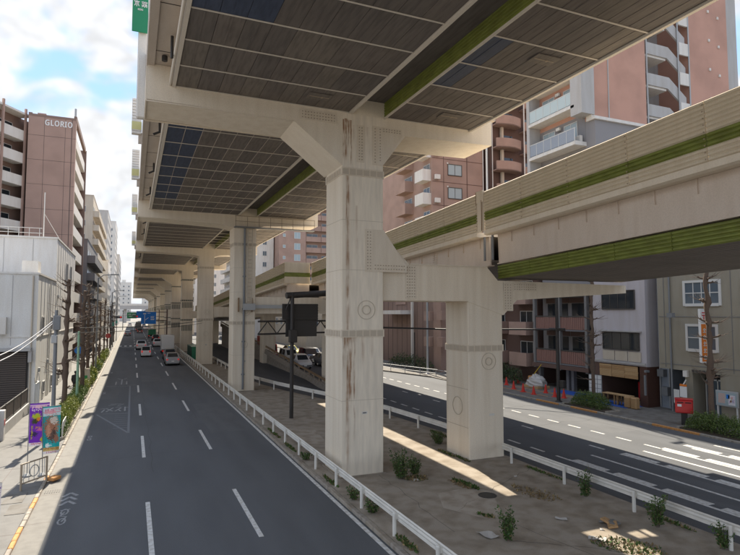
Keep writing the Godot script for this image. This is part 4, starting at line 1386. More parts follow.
func buildings_right():
	var b := MB.new()
	# olive post office
	var t := thing("olive_office", "olive-grey tiled three-storey office with white-framed windows and a post counter entrance", "building")
	walls(t, 33.8, 46, 3.0, 12.6, -8, -27.9, M.olive_wall)
	walls(t, 33.82, 46, -.05, 3.0, -8, -23.6, M.olive_wall, "lower_wall")
	walls(t, 33.82, 46, -.05, 3.0, -25.45, -26.0, M.olive_wall, "lower_wall")
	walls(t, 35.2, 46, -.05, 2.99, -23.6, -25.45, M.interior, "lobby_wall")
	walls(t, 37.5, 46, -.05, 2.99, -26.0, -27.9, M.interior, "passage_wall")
	for w in [[-24.6, 8.1, 2.3, 1.35], [-24.7, 5.2, 1.9, 1.45], [-20.6, 8.1, 2.5, 1.35], [-20.6, 5.2, 2.3, 1.45], [-16.2, 8.1, 2.3, 1.35], [-16.2, 5.2, 2.3, 1.45]]:
		win(t, V(33.8, w[1], w[0]), -PI / 2, w[2], w[3], M.frame, M.glass_mid, 3 if w[2] > 2.0 else 1, .16, 1)
	win(t, V(33.82, 1.6, -20.4), -PI / 2, 2.4, 1.6, M.frame_dark, M.glass_mid, 1, .06, 1)
	b = MB.new(); b.bb(33.66, 33.8, 2.95, 3.15, -23.5, -25.5); part(t, "entrance_lintel", b.done(), M.olive_wall)
	b = MB.new()
	for i in 7: b.bb(33.62, 33.66, 2.96, 3.13, -23.75 - i * .24, -23.92 - i * .24)
	part(t, "sign_letters", b.done(), M.frame_dark)
	b = MB.new()
	for z in [-23.65, -24.5, -25.3]: b.bb(34.9, 35.0, .1, 2.5, z, z - .08)
	b.bb(34.9, 35.0, 2.4, 2.5, -23.65, -25.38)
	var dr := part(t, "entrance_door", b.done(), M.frame)
	b = MB.new(); b.bb(34.94, 34.96, .1, 2.4, -23.73, -25.3); part(dr, "pane", b.done(), M.glass_mid)
	b = MB.new(); b.bb(34.92, 34.94, 1.1, 1.25, -23.8, -24.5); part(dr, "orange_strip", b.done(), M.orange)
	b = MB.new(); b.bb(33.6, 33.8, 2.6, 3.0, -25.7, -26.0); b.tube([V(33.7, 2.4, -25.85), V(33.4, 2.0, -25.9)], .04, 6); part(t, "wall_lamp", b.done(), M.off_white)
	for y in [3.35, 6.55, 9.6]: pbox(t, "floor_joint", V(33.79, y, -18), V(.03, .05, 19.6), M.pillar_grey)
	for z in [-27.4, -22.7, -18.4, -14.0]: pbox(t, "tile_joint", V(33.79, 7.8, z), V(.03, 9.4, .035), M.pillar_grey)
	b = MB.new(); b.tube([V(33.7, .2, -26.9), V(33.7, 12.4, -26.9)], .06, 6); part(t, "rain_pipe", b.done(), M.galv_dark)
	b = MB.new(); b.tube([V(33.75, 6.6, -27.0), V(33.2, 6.65, -26.6), V(33.0, 6.6, -26.2)], .05, 6); b.bb(32.9, 33.2, 6.5, 6.8, -26.1, -26.5); part(t, "camera_arm", b.done(), M.galv_dark)
	# its hanging sign
	t = thing("vertical_sign", "tall vertical sign, white head with red mark above an orange blade", "sign", V(33.3, 0, -24.25))
	b = MB.new(); b.cbox(V(0, 5.35, 0), V(.62, 3.4, .16), .02); part(t, "white_panel", b.done(), M.white)
	b = MB.new(); b.bb(-.26, .30, 3.75, 6.1, .081, .095); b.bb(-.26, .30, 3.75, 6.1, -.095, -.081); var ob := part(t, "orange_blade", b.done(), M.orange)
	b = MB.new()
	for y in [6.78, 6.62]: b.bb(-.16, .2, y, y + .07, .081, .092)
	b.bb(-.02, .06, 6.3, 6.65, .081, .092)
	part(t, "red_mark", b.done(), M.red)
	b = MB.new()
	for i in 5:
		var y := 5.72 - i * .42
		b.bb(-.12, .16, y, y + .05, .096, .1); b.bb(-.04, .03, y - .18, y + .12, .096, .1); b.bb(-.14, .18, y - .16, y - .12, .096, .1)
	part(ob, "lettering", b.done(), M.white)
	b = MB.new(); b.bb(.3, .5, 4.2, 4.28, -.03, .03); b.bb(.3, .5, 6.6, 6.68, -.03, .03); part(t, "bracket", b.done(), M.galv)
	# recess building of blue-grey glass and pipes
	t = thing("narrow_annex", "narrow blue-grey annex with pipes between mauve and olive buildings", "building")
	walls(t, 35.0, 46, -.05, 11.5, -27.9, -29.0, M.grey_blue)
	win(t, V(35.0, 5.2, -28.4), -PI / 2, .7, 1.0, M.frame, M.glass_pale, 1); win(t, V(35.0, 8.2, -28.4), -PI / 2, .7, 1.6, M.frame, M.glass_dark, 0)
	b = MB.new()
	for z in [-28.05, -28.8]: b.tube([V(34.9, .2, z), V(34.9, 11, z)], .05, 6)
	part(t, "pipe", b.done(), M.galv)
	b = MB.new(); b.bb(34.6, 35, 1.0, 1.6, -28.0, -28.5); b.bb(34.6, 35, 2.3, 2.8, -28.3, -28.8); part(t, "meter_box", b.done(), M.galv_dark)
	# mauve building with a shop being fitted out
	t = thing("mauve_building", "mauve-grey building with dark strip windows over a shop being fitted out", "building")
	walls(t, 33.8, 46, 2.95, 11.8, -28.95, -33.9, M.mauve_wall)
	walls(t, 33.8, 46, -.05, 2.95, -28.95, -29.6, M.wood_dark, "shop_pillar"); walls(t, 33.8, 46, -.05, 2.95, -33.25, -33.9, M.brick_dark, "shop_pillar")
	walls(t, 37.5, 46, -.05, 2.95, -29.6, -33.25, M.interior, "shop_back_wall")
	for w in [[-31.35, 7.8, 3.0, 1.3], [-31.2, 4.7, 3.3, 1.2]]: win(t, V(33.8, w[1], w[0]), -PI / 2, w[2], w[3], M.frame_dark, M.glass_dark, 3, .06)
	b = MB.new(); b.bb(33.6, 33.8, 5.4, 5.5, -29.3, -33.2); b.bb(33.68, 33.8, 3.05, 3.2, -29.0, -33.9); part(t, "ledge", b.done(), M.grey_wall)
	for i in 3: pbox(t, "sill_panel", V(33.76, 3.6, -29.95 - i * 1.2), V(.06, .7, 1.1), M.beige_wall)
	for i in 7:
		for j in 3:
			pbox(t, "fascia_plank", V(33.72 + rng.randf_range(-.012, .012), 2.06 + i * .13, -30.25 - j * 1.2), V(.04, .122, 1.17), M.wood_new if rng.randf() < .6 else M.wood_new_b)
	b = MB.new(); b.bb(33.4, 33.5, 1.0, 2.4, -28.78, -28.9); b.bb(33.45, 33.8, 2.6, 2.75, -28.75, -28.9); part(t, "duct", b.done(), M.galv_dark)
	# trestles, bags, screen in front of the shop
	for i in 2:
		t = thing("work_trestle", ["pale timber trestle under a board in front of the shop", "pale timber trestle nearer the stacked paper bags"][i], "trestle", V(32.9, .1, -31.4 + i * 1.25), 0, "timber trestles")
		b = MB.new(); b.bb(-.3, .3, .72, .78, -.6, .6); part(t, "top_board", b.done(), M.wood_new)
		for z in [-.5, .5]:
			b = MB.new(); b.bb(-.25, -.17, 0, .72, z - .04, z + .04); b.bb(.17, .25, 0, .72, z - .04, z + .04); b.bb(-.17, .17, .3, .38, z - .03, z + .03); part(t, "leg", b.done(), M.wood_new_b)
	for i in 2:
		b = MB.new(); b.cbox(V(0, .4, 0), V(.42, .8, .5), .07)
		whole("paper_bag", b.done(), M.wood_new_b, ["upright brown paper bag by the shop pillar", "brown paper bag leaning beside its twin near trestles"][i], "bag", V(32.5, .1, -28.9 - i * .58), .2 * i, "brown paper bags")
	t = thing("shoji_screen", "white gridded screen panel standing beside the shop opening", "screen", V(33.4, .1, -33.4), -PI / 2 + .2)
	b = MB.new(); b.bb(-.55, .55, .5, 1.9, -.02, .02); part(t, "sheet", b.done(), M.white)
	b = MB.new()
	for i in 4: b.bb(-.56 + i * .36, -.53 + i * .36, 0, 1.92, .02, .04)
	for i in 5: b.bb(-.56, .56, .5 + i * .345, .53 + i * .345, .02, .04)
	part(t, "grid", b.done(), M.galv_dark)
	b = MB.new(); b.bb(-.9, .9, 0, .02, -2.2, 2.2); whole("blue_tarp", b.done(), M.tarp, "blue tarpaulin spread under the trestles", "tarpaulin", V(33.0, .102, -31.6))
	t = thing("red_cabinet", "red tool cabinet inside the shop opening", "cabinet", V(36.0, .0, -31.0))
	pbox(t, "body", V(0, .9, 0), V(.6, 1.3, .9), M.red, .03); pbox(t, "base", V(0, .12, 0), V(.55, .26, .8), M.dark_metal); pbox(t, "shelf_post", V(.2, 1.2, -.6), V(.08, 2.4, .08), M.wood_new)
	# maroon and grey tower: low floors with louvre balconies, high floors with glass ones
	t = thing("pink_tower", "salmon and grey apartment tower with balconies and an outside stair", "building")
	walls(t, 35.9, 56.5, 1.9, 23.4, -35.2, -42.2, M.slate_brick, "lower_wall")
	walls(t, 35.9, 43.0, 23.4, 46, -36.0, -42.2, M.pink_wall, "wall"); walls(t, 43.0, 49.0, 23.4, 46, -39.5, -42.2, M.grey_wall, "stair_back_wall"); walls(t, 49.0, 54.6, 18, 46, -36.0, -42.2, M.pink_wall, "wall"); walls(t, 53.4, 57, 18, 45.6, -36.6, -43, M.grey_wall, "end_wall")
	b = MB.new(); b.bb(35.7, 43.2, 23.3, 23.55, -35.0, -36.0); b.bb(35.72, 43.2, 23.55, 23.75, -35.4, -36.0); part(t, "cornice", b.done(), M.off_white)
	b = MB.new(); b.bb(34.55, 36.0, 23.76, 46, -35.3, -36.6); part(t, "corner_pier", b.done(), M.grey_wall)
	b = MB.new(); b.bb(38.3, 38.4, 23.6, 46, -35.94, -36.1); part(t, "wall_strip", b.done(), M.grey_wall)
	for f in 4:
		var y := 21.6 + f * 2.95
		if f > 0: y += .3
		b = MB.new(); b.bb(-3.0, 3.0, -.35, -.12, 0, 1.35); b.bb(-3.0, 3.0, -.12, 0, 0, 1.25)
		var bl := part(t, "balcony_slab", b.done(), M.off_white, V(35.9, y, -39.2), -PI / 2)
		for i in 6:
			b = MB.new(); b.bb(-2.95 + i * .98, -2.0 + i * .98, .05, 1.1, 1.22, 1.25); part(bl, "glass_panel", b.done(), M.frosted if f > 0 else M.grey_blue)
		b = MB.new(); b.bb(-2.98, 2.98, 1.1, 1.16, 1.2, 1.27)
		for i in 7: b.bb(-2.99 + i * .98, -2.95 + i * .98, 0, 1.1, 1.2, 1.27)
		part(bl, "rail_frame", b.done(), M.frame)
		b = MB.new(); b.bb(-2.9, 2.9, 0.0, 2.5, .004, .02); part(bl, "back_wall", b.done(), M.pink_wall if f > 0 else M.slate_brick)
		for x in [-1.6, 1.2]: win(bl, V(x, 1.15, .02), 0, 1.5, 1.9, M.frame, M.glass_pale, 1)
		pbox(bl, "cooler_unit", V(2.4, .35, .35), V(.75, .6, .3), M.off_white, .03); pbox(bl, "cooler_unit", V(-.2, 2.05, .2), V(.5, .3, .25), M.off_white, .03)
	b = MB.new(); b.bb(34.6, 36.0, 15, 46, -42.1, -42.5); part(t, "end_fin", b.done(), M.grey_wall)
	# outside stair
	for f in 9:
		var y := 22.0 + f * 2.95
		b = MB.new()
		b.prism(PackedVector2Array([Vector2(43.3, y + 1.15), Vector2(43.3, y + .05), Vector2(46.0, y + .05), Vector2(48.5, y - 1.6), Vector2(48.5, y - .45), Vector2(46.2, y + 1.15)]), V(0, 0, -36.1), V(1, 0, 0), V(0, 1, 0), V(0, 0, -.15))
		var fl := part(t, "stair_parapet", b.done(), M.grey_wall)
		b = MB.new(); b.bb(43.3, 46.0, y - .15, y + .05, -36.25, -39.5); part(fl, "landing", b.done(), M.off_white)
		b = MB.new(); b.bb(47.6, 48.9, y + .7, y + 1.9, -36.0, -36.15); part(fl, "side_screen", b.done(), M.off_white)
		b = MB.new(); b.bb(44.8, 45.0, y - .4, y - .2, -38.6, -38.8); part(fl, "landing_lamp", b.done(), M.beige_wall)
	b = MB.new()
	for x in [43.2, 47.4, 48.9]: b.tube([V(x, 18, -36.0), V(x, 46, -36.0)], .07, 6)
	part(t, "stair_post", b.done(), M.galv)
	for x in [51.8, 53.2]:
		for f in 6: pbox(t, "wall_vent", V(x, 21.5 + f * 2.95 + (.4 if x < 52 else 0.0), -35.95), V(.22, .28, .14), M.off_white, .03)
	# street floors of the same tower
	for f in 2:
		var y := 2.4 + f * 2.95
		for c in 2:
			var zc := -36.2 - c * 3.1 - .9
			b = MB.new(); b.bb(-1.5, 1.5, -.12, .0, 0, 1.3)
			var bl := part(t, "street_balcony", b.done(), M.grey_dark, V(35.9, y, zc), -PI / 2)
			for i in 13: pbox(bl, "louvre_slat", V(-1.38 + i * .23, .55, 1.26), V(.19, 1.05, .05), M.louver)
			b = MB.new(); b.bb(-1.5, 1.5, 1.1, 1.2, 1.15, 1.32); part(bl, "top_rail", b.done(), M.frame_dark)
			b = MB.new(); b.bb(-1.3, 1.3, .0, 2.3, .004, .03); part(bl, "door_pane", b.done(), M.glass_dark)
			b = MB.new(); b.bb(-1.5, 1.5, 2.35, 2.8, .0, .05); part(bl, "back_wall", b.done(), M.brick_dark)
	for z in [-35.45, -38.62, -41.9]: pbox(t, "street_pillar", V(34.7, 5.4, z), V(.3, 7.2, .25), M.pillar_grey)
	b = MB.new(); b.bb(34.5, 36.0, 1.9, 2.25, -35.2, -42.2); part(t, "ground_beam", b.done(), M.brick_dark)
	b = MB.new(); b.bb(34.5, 36.0, 8.3, 8.6, -35.2, -42.2); part(t, "floor_beam", b.done(), M.grey_dark)
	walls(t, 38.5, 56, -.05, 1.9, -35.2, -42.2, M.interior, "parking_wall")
	for z in [-35.4, -37.6, -38.2, -41.8]: pbox(t, "parking_column", V(35.2, .95, z), V(.35, 1.95, .3), M.grey_dark)
	pbox(t, "side_wall", V(35.8, 5.3, -35.0), V(1.9, 6.8, .3), M.grey_dark)
	# brown brick block next to it
	t = thing("brown_brick_flats", "dark brown brick flats behind the site hedge", "building")
	walls(t, 35.6, 48, -.05, 13.5, -42.6, -52, M.brick_dark)
	for f in 4:
		balcony(t, V(35.6, 1.9 + f * 2.95, -44.2), -PI / 2, 2.6, 1.2, 1.1, M.brick_red, M.glass_dark)
		balcony(t, V(35.6, 1.9 + f * 2.95, -48.8), -PI / 2, 3.2, 1.2, 1.1, M.brick_red, M.glass_dark)
	# dark brown office seen through the portal
	t = thing("dark_brown_office", "dark brown panelled building with brick balcony boxes seen below the portal arm", "building")
	walls(t, 33.4, 46, -.05, 11, -55.5, -76, M.brown_tile_b)
	b = MB.new(); b.bb(32.4, 33.4, 0, 9.5, -55.3, -57.0); part(t, "brick_column", b.done(), M.brick_red)
	for y in [2.9, 5.9]:
		b = MB.new(); b.bb(32.0, 33.4, y, y + 1.1, -57.2, -58.6); part(t, "balcony_box", b.done(), M.brick_red)
		b = MB.new(); b.bb(31.9, 32.4, y + .1, y + 1.2, -54.2, -55.4); part(t, "balcony_box", b.done(), M.brick_red)
	for i in 12: pbox(t, "panel_joint", V(33.39, 6, -58.5 - i * 1.45), V(.03, 12, .04), M.joint)
	pbox(t, "pale_corner", V(33.0, 5.0, -63.5), V(.25, 10, .3), M.off_white)
	win(t, V(33.4, 8.1, -57.6), -PI / 2, .7, 1.0, M.frame, M.glass_mid, 0)
	pbox(t, "awning", V(32.6, 6.9, -67.5), V(1.6, .5, 6.0), M.off_white)
	# red brick apartments
	t = thing("red_brick_apartments", "red-brown brick apartment building with paired windows and small side balconies", "building")
	walls(t, 34.6, 42.4, -.05, 46, -61, -61.3, M.brick_red); walls(t, 34.6, 42.4, -.05, 46, -61.3, -78, M.brick_red, "rear_wall")
	b = MB.new(); b.bb(39.8, 39.9, 10, 40, -60.97, -61.1); b.bb(36.3, 36.36, 10, 40, -60.97, -61.1); part(t, "wall_groove", b.done(), M.brick_dark)
	for f in 10:
		var y := 8.6 + f * 3.03
		win(t, V(38.0, y + 1.5, -61), 0, 2.0, 1.35, M.frame_dark, M.glass_pale, 1)
		balcony(t, V(34.6, y, -62.3), -PI / 2, 2.2, 1.2, 1.3, M.off_white, M.glass_dark)
		balcony(t, V(34.6, y - .5, -67.5), -PI / 2, 3.0, 1.3, 1.3, M.brick_red, M.glass_dark)
	for f in 11: pbox(t, "floor_joint", V(38.5, 8.4 + f * 3.03, -60.985), V(7.7, .05, .04), M.brick_dark)
	for f in 10:
		pbox(t, "wall_vent", V(36.9, 10.9 + f * 3.03, -60.95), V(.2, .2, .12), M.off_white, .03); pbox(t, "cooler_unit", V(35.3, 8.95 + f * 3.03, -60.8), V(.75, .6, .3), M.off_white, .03)
	b = MB.new(); b.tube([V(42.3, 5, -60.9), V(42.3, 40, -60.9)], .07, 6); part(t, "rain_pipe", b.done(), M.off_white)
	# brown apartments with curved balconies behind
	t = thing("curved_balcony_flats", "brown apartments with rounded tiled balconies behind the salmon tower", "building")
	walls(t, 43.2, 60, -.05, 40, -60.5, -74, M.brick_dark)
	for f in 11:
		var y := 7.2 + f * 3.05
		b = MB.new()
		var poly := PackedVector2Array([Vector2(-2.0, 0)])
		for s in 9: poly.append(Vector2(-2.0 + 4.0 * s / 8.0, 1.1 + .5 * sin(PI * s / 8.0)))
		poly.append(Vector2(2.0, 0))
		b.prism(poly, V(0, 0, 0), V(1, 0, 0), V(0, 0, 1), V(0, .15, 0))
		for s in 8:
			var p0 := poly[s + 1]; var p1 := poly[s + 2]
			b.quad(V(p0.x, 0, p0.y), V(p1.x, 0, p1.y), V(p1.x, 1.25, p1.y), V(p0.x, 1.25, p0.y), V(p0.x, 0, p0.y))
			b.quad(V(p0.x, 0, p0.y - .12), V(p1.x, 0, p1.y - .12), V(p1.x, 1.25, p1.y - .12), V(p0.x, 1.25, p0.y - .12), V(0, 0, -1))
			b.quad(V(p0.x, 1.25, p0.y - .12), V(p1.x, 1.25, p1.y - .12), V(p1.x, 1.25, p1.y), V(p0.x, 1.25, p0.y), V(0, 1, 0))
		var cm := b.done()
		var o := part(t, "curved_balcony", cm, M.brick_red, V(45.4, y, -60.5))
		pbox(o, "pillar", V(-.6, 1.5, .4), V(.35, 3.0, .35), M.beige_wall)
		pbox(o, "door_pane", V(.7, 1.1, .02), V(1.4, 2.0, .03), M.glass_dark)
		o = part(t, "curved_balcony", cm, M.brick_red, V(50.0, y - .4, -60.5))
		pbox(o, "door_pane", V(0, 1.1, .02), V(2.4, 2.0, .03), M.glass_mid)
	b = MB.new(); b.tube([V(47.6, 5, -59.0), V(47.6, 40, -59.0)], .09, 6); b.tube([V(43.4, 5, -60.3), V(43.4, 40, -60.3)], .07, 6); part(t, "rain_pipe", b.done(), M.off_white)
	# dark building with an outside iron stair, further along
	t = thing("stair_building", "grey building with a black iron escape stair beyond the brick apartments", "building")
	walls(t, 37, 52, -.05, 33, -84, -100, M.grey_dark)
	walls(t, 34.2, 37, -.05, 32, -86.5, -100, M.grey_wall, "stair_wall")
	for f in 10:
		b = MB.new(); b.bb(34.3, 36.8, 4 + f * 3.0, 4.12 + f * 3.0, -84.2, -86.4)
		b.bb(34.3, 36.8, 5.0 + f * 3.0, 5.08 + f * 3.0, -84.2, -84.3)
		for i in 8: b.bb(34.3 + i * .35, 34.34 + i * .35, 4.1 + f * 3.0, 5.05 + f * 3.0, -84.2, -84.26)
		b.prism(PackedVector2Array([Vector2(34.5, 4 + f * 3.0), Vector2(34.8, 4 + f * 3.0), Vector2(36.6, 7 + f * 3.0), Vector2(36.3, 7 + f * 3.0)]), V(0, 0, -85), V(1, 0, 0), V(0, 1, 0), V(0, 0, -.7))
		part(t, "stair_flight", b.done(), M.dark_metal)
	for x in [34.3, 36.85]: pbox(t, "stair_post", V(x, 16.5, -84.25), V(.12, 33, .12), M.dark_metal)
	pbox(t, "white_duct", V(37.6, 17, -83.8), V(.6, 34, .4), M.off_white)
	# far pink apartments and white block beyond the viaduct
	t = thing("pink_apartments", "pale pink apartment block with blue windows and banded balconies far beyond the ramp", "building")
	walls(t, 35.6, 43.0, -.05, 42, -145, -165, M.brick_red); walls(t, 43.0, 56, -.05, 42, -146.5, -165, M.brick_red, "balcony_wall")
	for f in 12:
		var y := 5.4 + f * 3.0
		win(t, V(40.6, y + 1.3, -145), 0, 1.6, 1.6, M.frame, M.glass_pale, 1); win(t, V(37.0, y + 1.2, -145), 0, .6, .7, M.frame, M.glass_pale, 0)
		for c in 3: balcony(t, V(45.2 + c * 4.3, y, -146.5), 0, 4.2, 1.4, 1.2, M.brick_red, M.glass_mid)
	far_block("white terraced apartment block left of the pink one beyond the ramp".replace(" left of", " beside"), 25.5, 35.3, 30, -150, -172, M.off_white, M.glass_mid, -1, 3.0, "off_white")
	far_block("white apartment block rising behind the plain piers", 20.0, 34, 34, -205, -235, M.off_white, M.glass_mid, -1, 3.0, "off_white")
	far_block("tan office block behind the road barrier", 31, 46, 13, -104, -138, M.beige_wall, M.glass_mid, -1, 3.2)
	far_block("grey block along the far side of the viaduct", 27, 44, 30, -240, -290, M.grey_wall, M.glass_mid, -1, 3.2)
	far_block("brown block along the far side of the viaduct", 27, 44, 26, -300, -380, M.brick_red, M.glass_mid, -1, 3.2)

# ---------------------------------------------------------------- plants
func leaf(b: MB, p: Vector3, s: float, c: Color, up := .3):
	var d := V(rng.randf_range(-1, 1), rng.randf_range(-.5, 1) + up, rng.randf_range(-1, 1)).normalized()
	var e := d.cross(V(rng.randf_range(-1, 1), rng.randf_range(-1, 1), rng.randf_range(-1, 1))).normalized()
	b.tint = c
	var n := d.cross(e)
	b.tri(p, p + d * s * .5 + e * s * .27, p + d * s, n)
	b.tri(p, p + d * s, p + d * s * .5 - e * s * .27, n)

func green(k: int) -> Color:
	var t := rng.randf()
	match k:
		0: return Color(.04, .085, .02).lerp(Color(.15, .20, .045), t)      # clipped shrub
		1: return Color(.12, .16, .025).lerp(Color(.34, .34, .07), t)          # yellow-green hedge
		2: return Color(.022, .045, .018).lerp(Color(.055, .09, .03), t)      # dark hedge
		3: return Color(.03, .07, .015).lerp(Color(.09, .15, .03), t)         # weeds
	return Color(.16, .11, .05).lerp(Color(.30, .22, .11), t)                # dry

# clipped hedge: rounded, lumpy body of leaves over a few stems
func hedge(called: String, label: String, at: Vector3, s: Vector3, n: int, kind: int, ls := .11, group := "") -> Node3D:
	var t := thing(called, label, "hedge" if s.z > 1.2 else "shrub", at, 0, group)
	var b := MB.new()
	var nz := fbm(int(absf(at.z) * 10), .8, 3)
	for k in n:
		var u := rng.randf_range(-1, 1)
		var w := rng.randf_range(-1, 1)
		var y := pow(rng.randf(), .55)
		var lump := 1.0 + nz.get_noise_3d(u * s.x * 2, y * 3, w * s.z * 1.5) * .55
		var e := pow(absf(u), 3.0) * .45 + pow(absf(w), 6.0) * .5
		var top := s.y * lump * (1.0 - e)
		leaf(b, V(u * s.x * .5 * minf(lump, 1.12), y * top, w * s.z * .5), ls * rng.randf_range(.6, 1.3), green(kind if rng.randf() < .9 else 0))
	part(t, "foliage", b.done(), M.leaf)
	b = MB.new()
	for k in int(maxf(3, s.z * 2)):
		var z := (k + .5) / maxf(3, s.z * 2) * s.z - s.z / 2
		b.tube([V(rng.randf_range(-.1, .1), -.05, z), V(rng.randf_range(-.2, .2), s.y * .7, z + rng.randf_range(-.15, .15))], [.03, .012], 5)
	part(t, "stem", b.done(), M.twig)
	return t

# street tree cut back hard: knobbly trunk with stubs and thin shoots
func pruned_tree(label: String, at: Vector3, h: float, r: float, sd: int, group: String):
	rng.seed = sd
	var t := thing("street_tree", label, "tree", at, 0, group)
	var b := MB.new()
	var pts := []
	var rad := []
	var n := int(h / .22)
	var nz := fbm(sd, .5, 2)
	var knob := []
	for k in n: knob.append(0.0)
	var q := int(n * .3)
	while q < n:
		knob[q] = rng.randf_range(.4, 1.1)
		q += rng.randi_range(3, 6)
	for k in n:
		var u := k / float(n - 1)
		pts.append(V(nz.get_noise_1d(k * .35) * .15 * u, u * h, nz.get_noise_1d(k * .35 + 90) * .15 * u))
		var kk: float = knob[k]
		if k > 0: kk = maxf(kk, knob[k - 1] * .5)
		if k < n - 1: kk = maxf(kk, knob[k + 1] * .5)
		rad.append(r * (1.25 if k == 0 else 1.0) * lerpf(1.0, .55, u) * (1.0 + kk * .7))
	b.tube(pts, rad, 10)
	part(t, "trunk", b.done(), M.bark)
	b = MB.new()
	var tw := MB.new()
	for k in range(int(n * .22), n):
		var cnt := (3 if knob[k] > 0 else (1 if rng.randf() < .3 else 0))
		for j in cnt:
			var a := rng.randf() * TAU
			var d := V(cos(a), rng.randf_range(-.1, .5), sin(a)).normalized()
			var p: Vector3 = pts[k]
			var L := rng.randf_range(.18, .42)
			b.tube([p, p + d * (rad[k] + L * .6), p + d * (rad[k] + L) + V(0, .06, 0)], [.11 * r / .25, .07 * r / .25, .09 * r / .25], 6)
			for i in rng.randi_range(2, 4):
				var e := (d + V(rng.randf_range(-.5, .5), rng.randf_range(-.3, .6), rng.randf_range(-.5, .5))).normalized()
				var s: Vector3 = p + d * (rad[k] + L)
				var l2 := rng.randf_range(.25, .95)
				tw.tube([s, s + e * l2 * .5 + V(0, .03, 0), s + e * l2 + V(0, .12, 0)], [.016, .011, .005], 4, false)
	part(t, "stub", b.done(), M.bark)
	part(t, "shoots", tw.done(), M.twig)

func weed(at: Vector3, h: float, w: float, n: int, label: String):
	var t := thing("weed", label, "weed", at, 0, "weeds growing from the median")
	var b := MB.new()
	var st := MB.new()
	for k in n:
		var a := rng.randf() * TAU
		var lean := rng.randf_range(.05, .5) * w
		var p0 := V(cos(a) * .08 * w, 0, sin(a) * .08 * w)
		var hh := h * rng.randf_range(.45, 1.0)
		var p1 := V(cos(a) * lean, hh, sin(a) * lean)
		st.tube([p0, p0.lerp(p1, .5) + V(0, hh * .08, 0), p1], [.012, .008, .004], 4, false)
		for i in int(hh * 80) + 10:
			var u := rng.randf_range(.08, 1.0)
			leaf(b, p0.lerp(p1, u) + V(rng.randf_range(-.07, .07), rng.randf_range(-.03, .03), rng.randf_range(-.07, .07)), rng.randf_range(.04, .10), green(3 if rng.randf() < .93 else 4), .1)
	part(t, "leaves", b.done(), M.leaf)
	part(t, "stem", st.done(), M.twig)

func litter_patch(at: Vector3, w: float, l: float, n: int, dryness: float, turn: float, label: String, cat := "ground cover"):
	var b := MB.new()
	for k in n:
		var a := rng.randf() * TAU
		var r := sqrt(rng.randf())
		leaf(b, V(cos(a) * r * w, .0, sin(a) * r * l), rng.randf_range(.04, .13), green(4 if rng.randf() < dryness else 3), -.1 if rng.randf() < dryness else .5)
	var o := whole("ground_litter", b.done(), M.dry, label, cat, at, turn, "patches of leaves and grass on the median")
	stuff(o)

# ---------------------------------------------------------------- pavement on the workshop side
func pole(called: String, label: String, at: Vector3, h: float, r: float, m: Material, cat := "pole", group := "") -> Node3D:
	var t := thing(called, label, cat, at, 0, group)
	var b := MB.new(); b.tube([V(0, 0, 0), V(0, h, 0)], [r, r * .8], 10); part(t, "shaft", b.done(), m)
	b = MB.new(); b.lathe(V(0, 0, 0), [[r * 1.9, 0], [r * 1.9, .04], [r * 1.2, .1]], 10); part(t, "foot", b.done(), m)
	return t

func print_cloth(key: String, bg: Color, blots: Array, bands: Array, rows: Array):
	var im := Image.create(96, 256, false, Image.FORMAT_RGB8)
	var nz := fbm(int(bg.b * 900), .05, 3)
	for j in 256:
		for i in 96:
			var u := i / 96.0; var v := j / 256.0
			var c := bg
			for bd in bands:
				if v > bd[0] and v < bd[1]: c = bd[2]
			for q in blots:
				var d := Vector2((u - q[0]) / q[2], (v - q[1]) / q[3])
				if d.length() + nz.get_noise_2d(i * 2.0 + q[0] * 77, j * 2.0) * .8 < 1.0: c = q[4]
			im.set_pixel(i, j, c.linear_to_srgb())
	var gr := RandomNumberGenerator.new(); gr.seed = int(bg.b * 5000) + 3
	for g in rows:
		# rows of short brush strokes: [u, v, cell, count, colour, upright]
		for q in int(g[3]):
			var ox: float = g[0] * 96 + (0.0 if g[5] else q * g[2] * 1.15); var oy: float = g[1] * 256 + (q * g[2] * 1.2 if g[5] else 0.0)
			for st in 5:
				var hz := gr.randf() < .55
				var sx := int(ox + gr.randf() * g[2] * .6); var sy := int(oy + gr.randf() * g[2] * .9)
				im.fill_rect(Rect2i(sx, sy, int(g[2] * (.8 if hz else .18)) + 1, int(g[2] * (.16 if hz else .8)) + 1), (g[4] as Color).linear_to_srgb())
	TX[key] = ImageTexture.create_from_image(im)
	var m := StandardMaterial3D.new()
	m.albedo_texture = TX[key]; m.roughness = .8; m.cull_mode = BaseMaterial3D.CULL_DISABLED
	m.backlight_enabled = true; m.backlight = Color(.35, .35, .35)
	M[key] = m

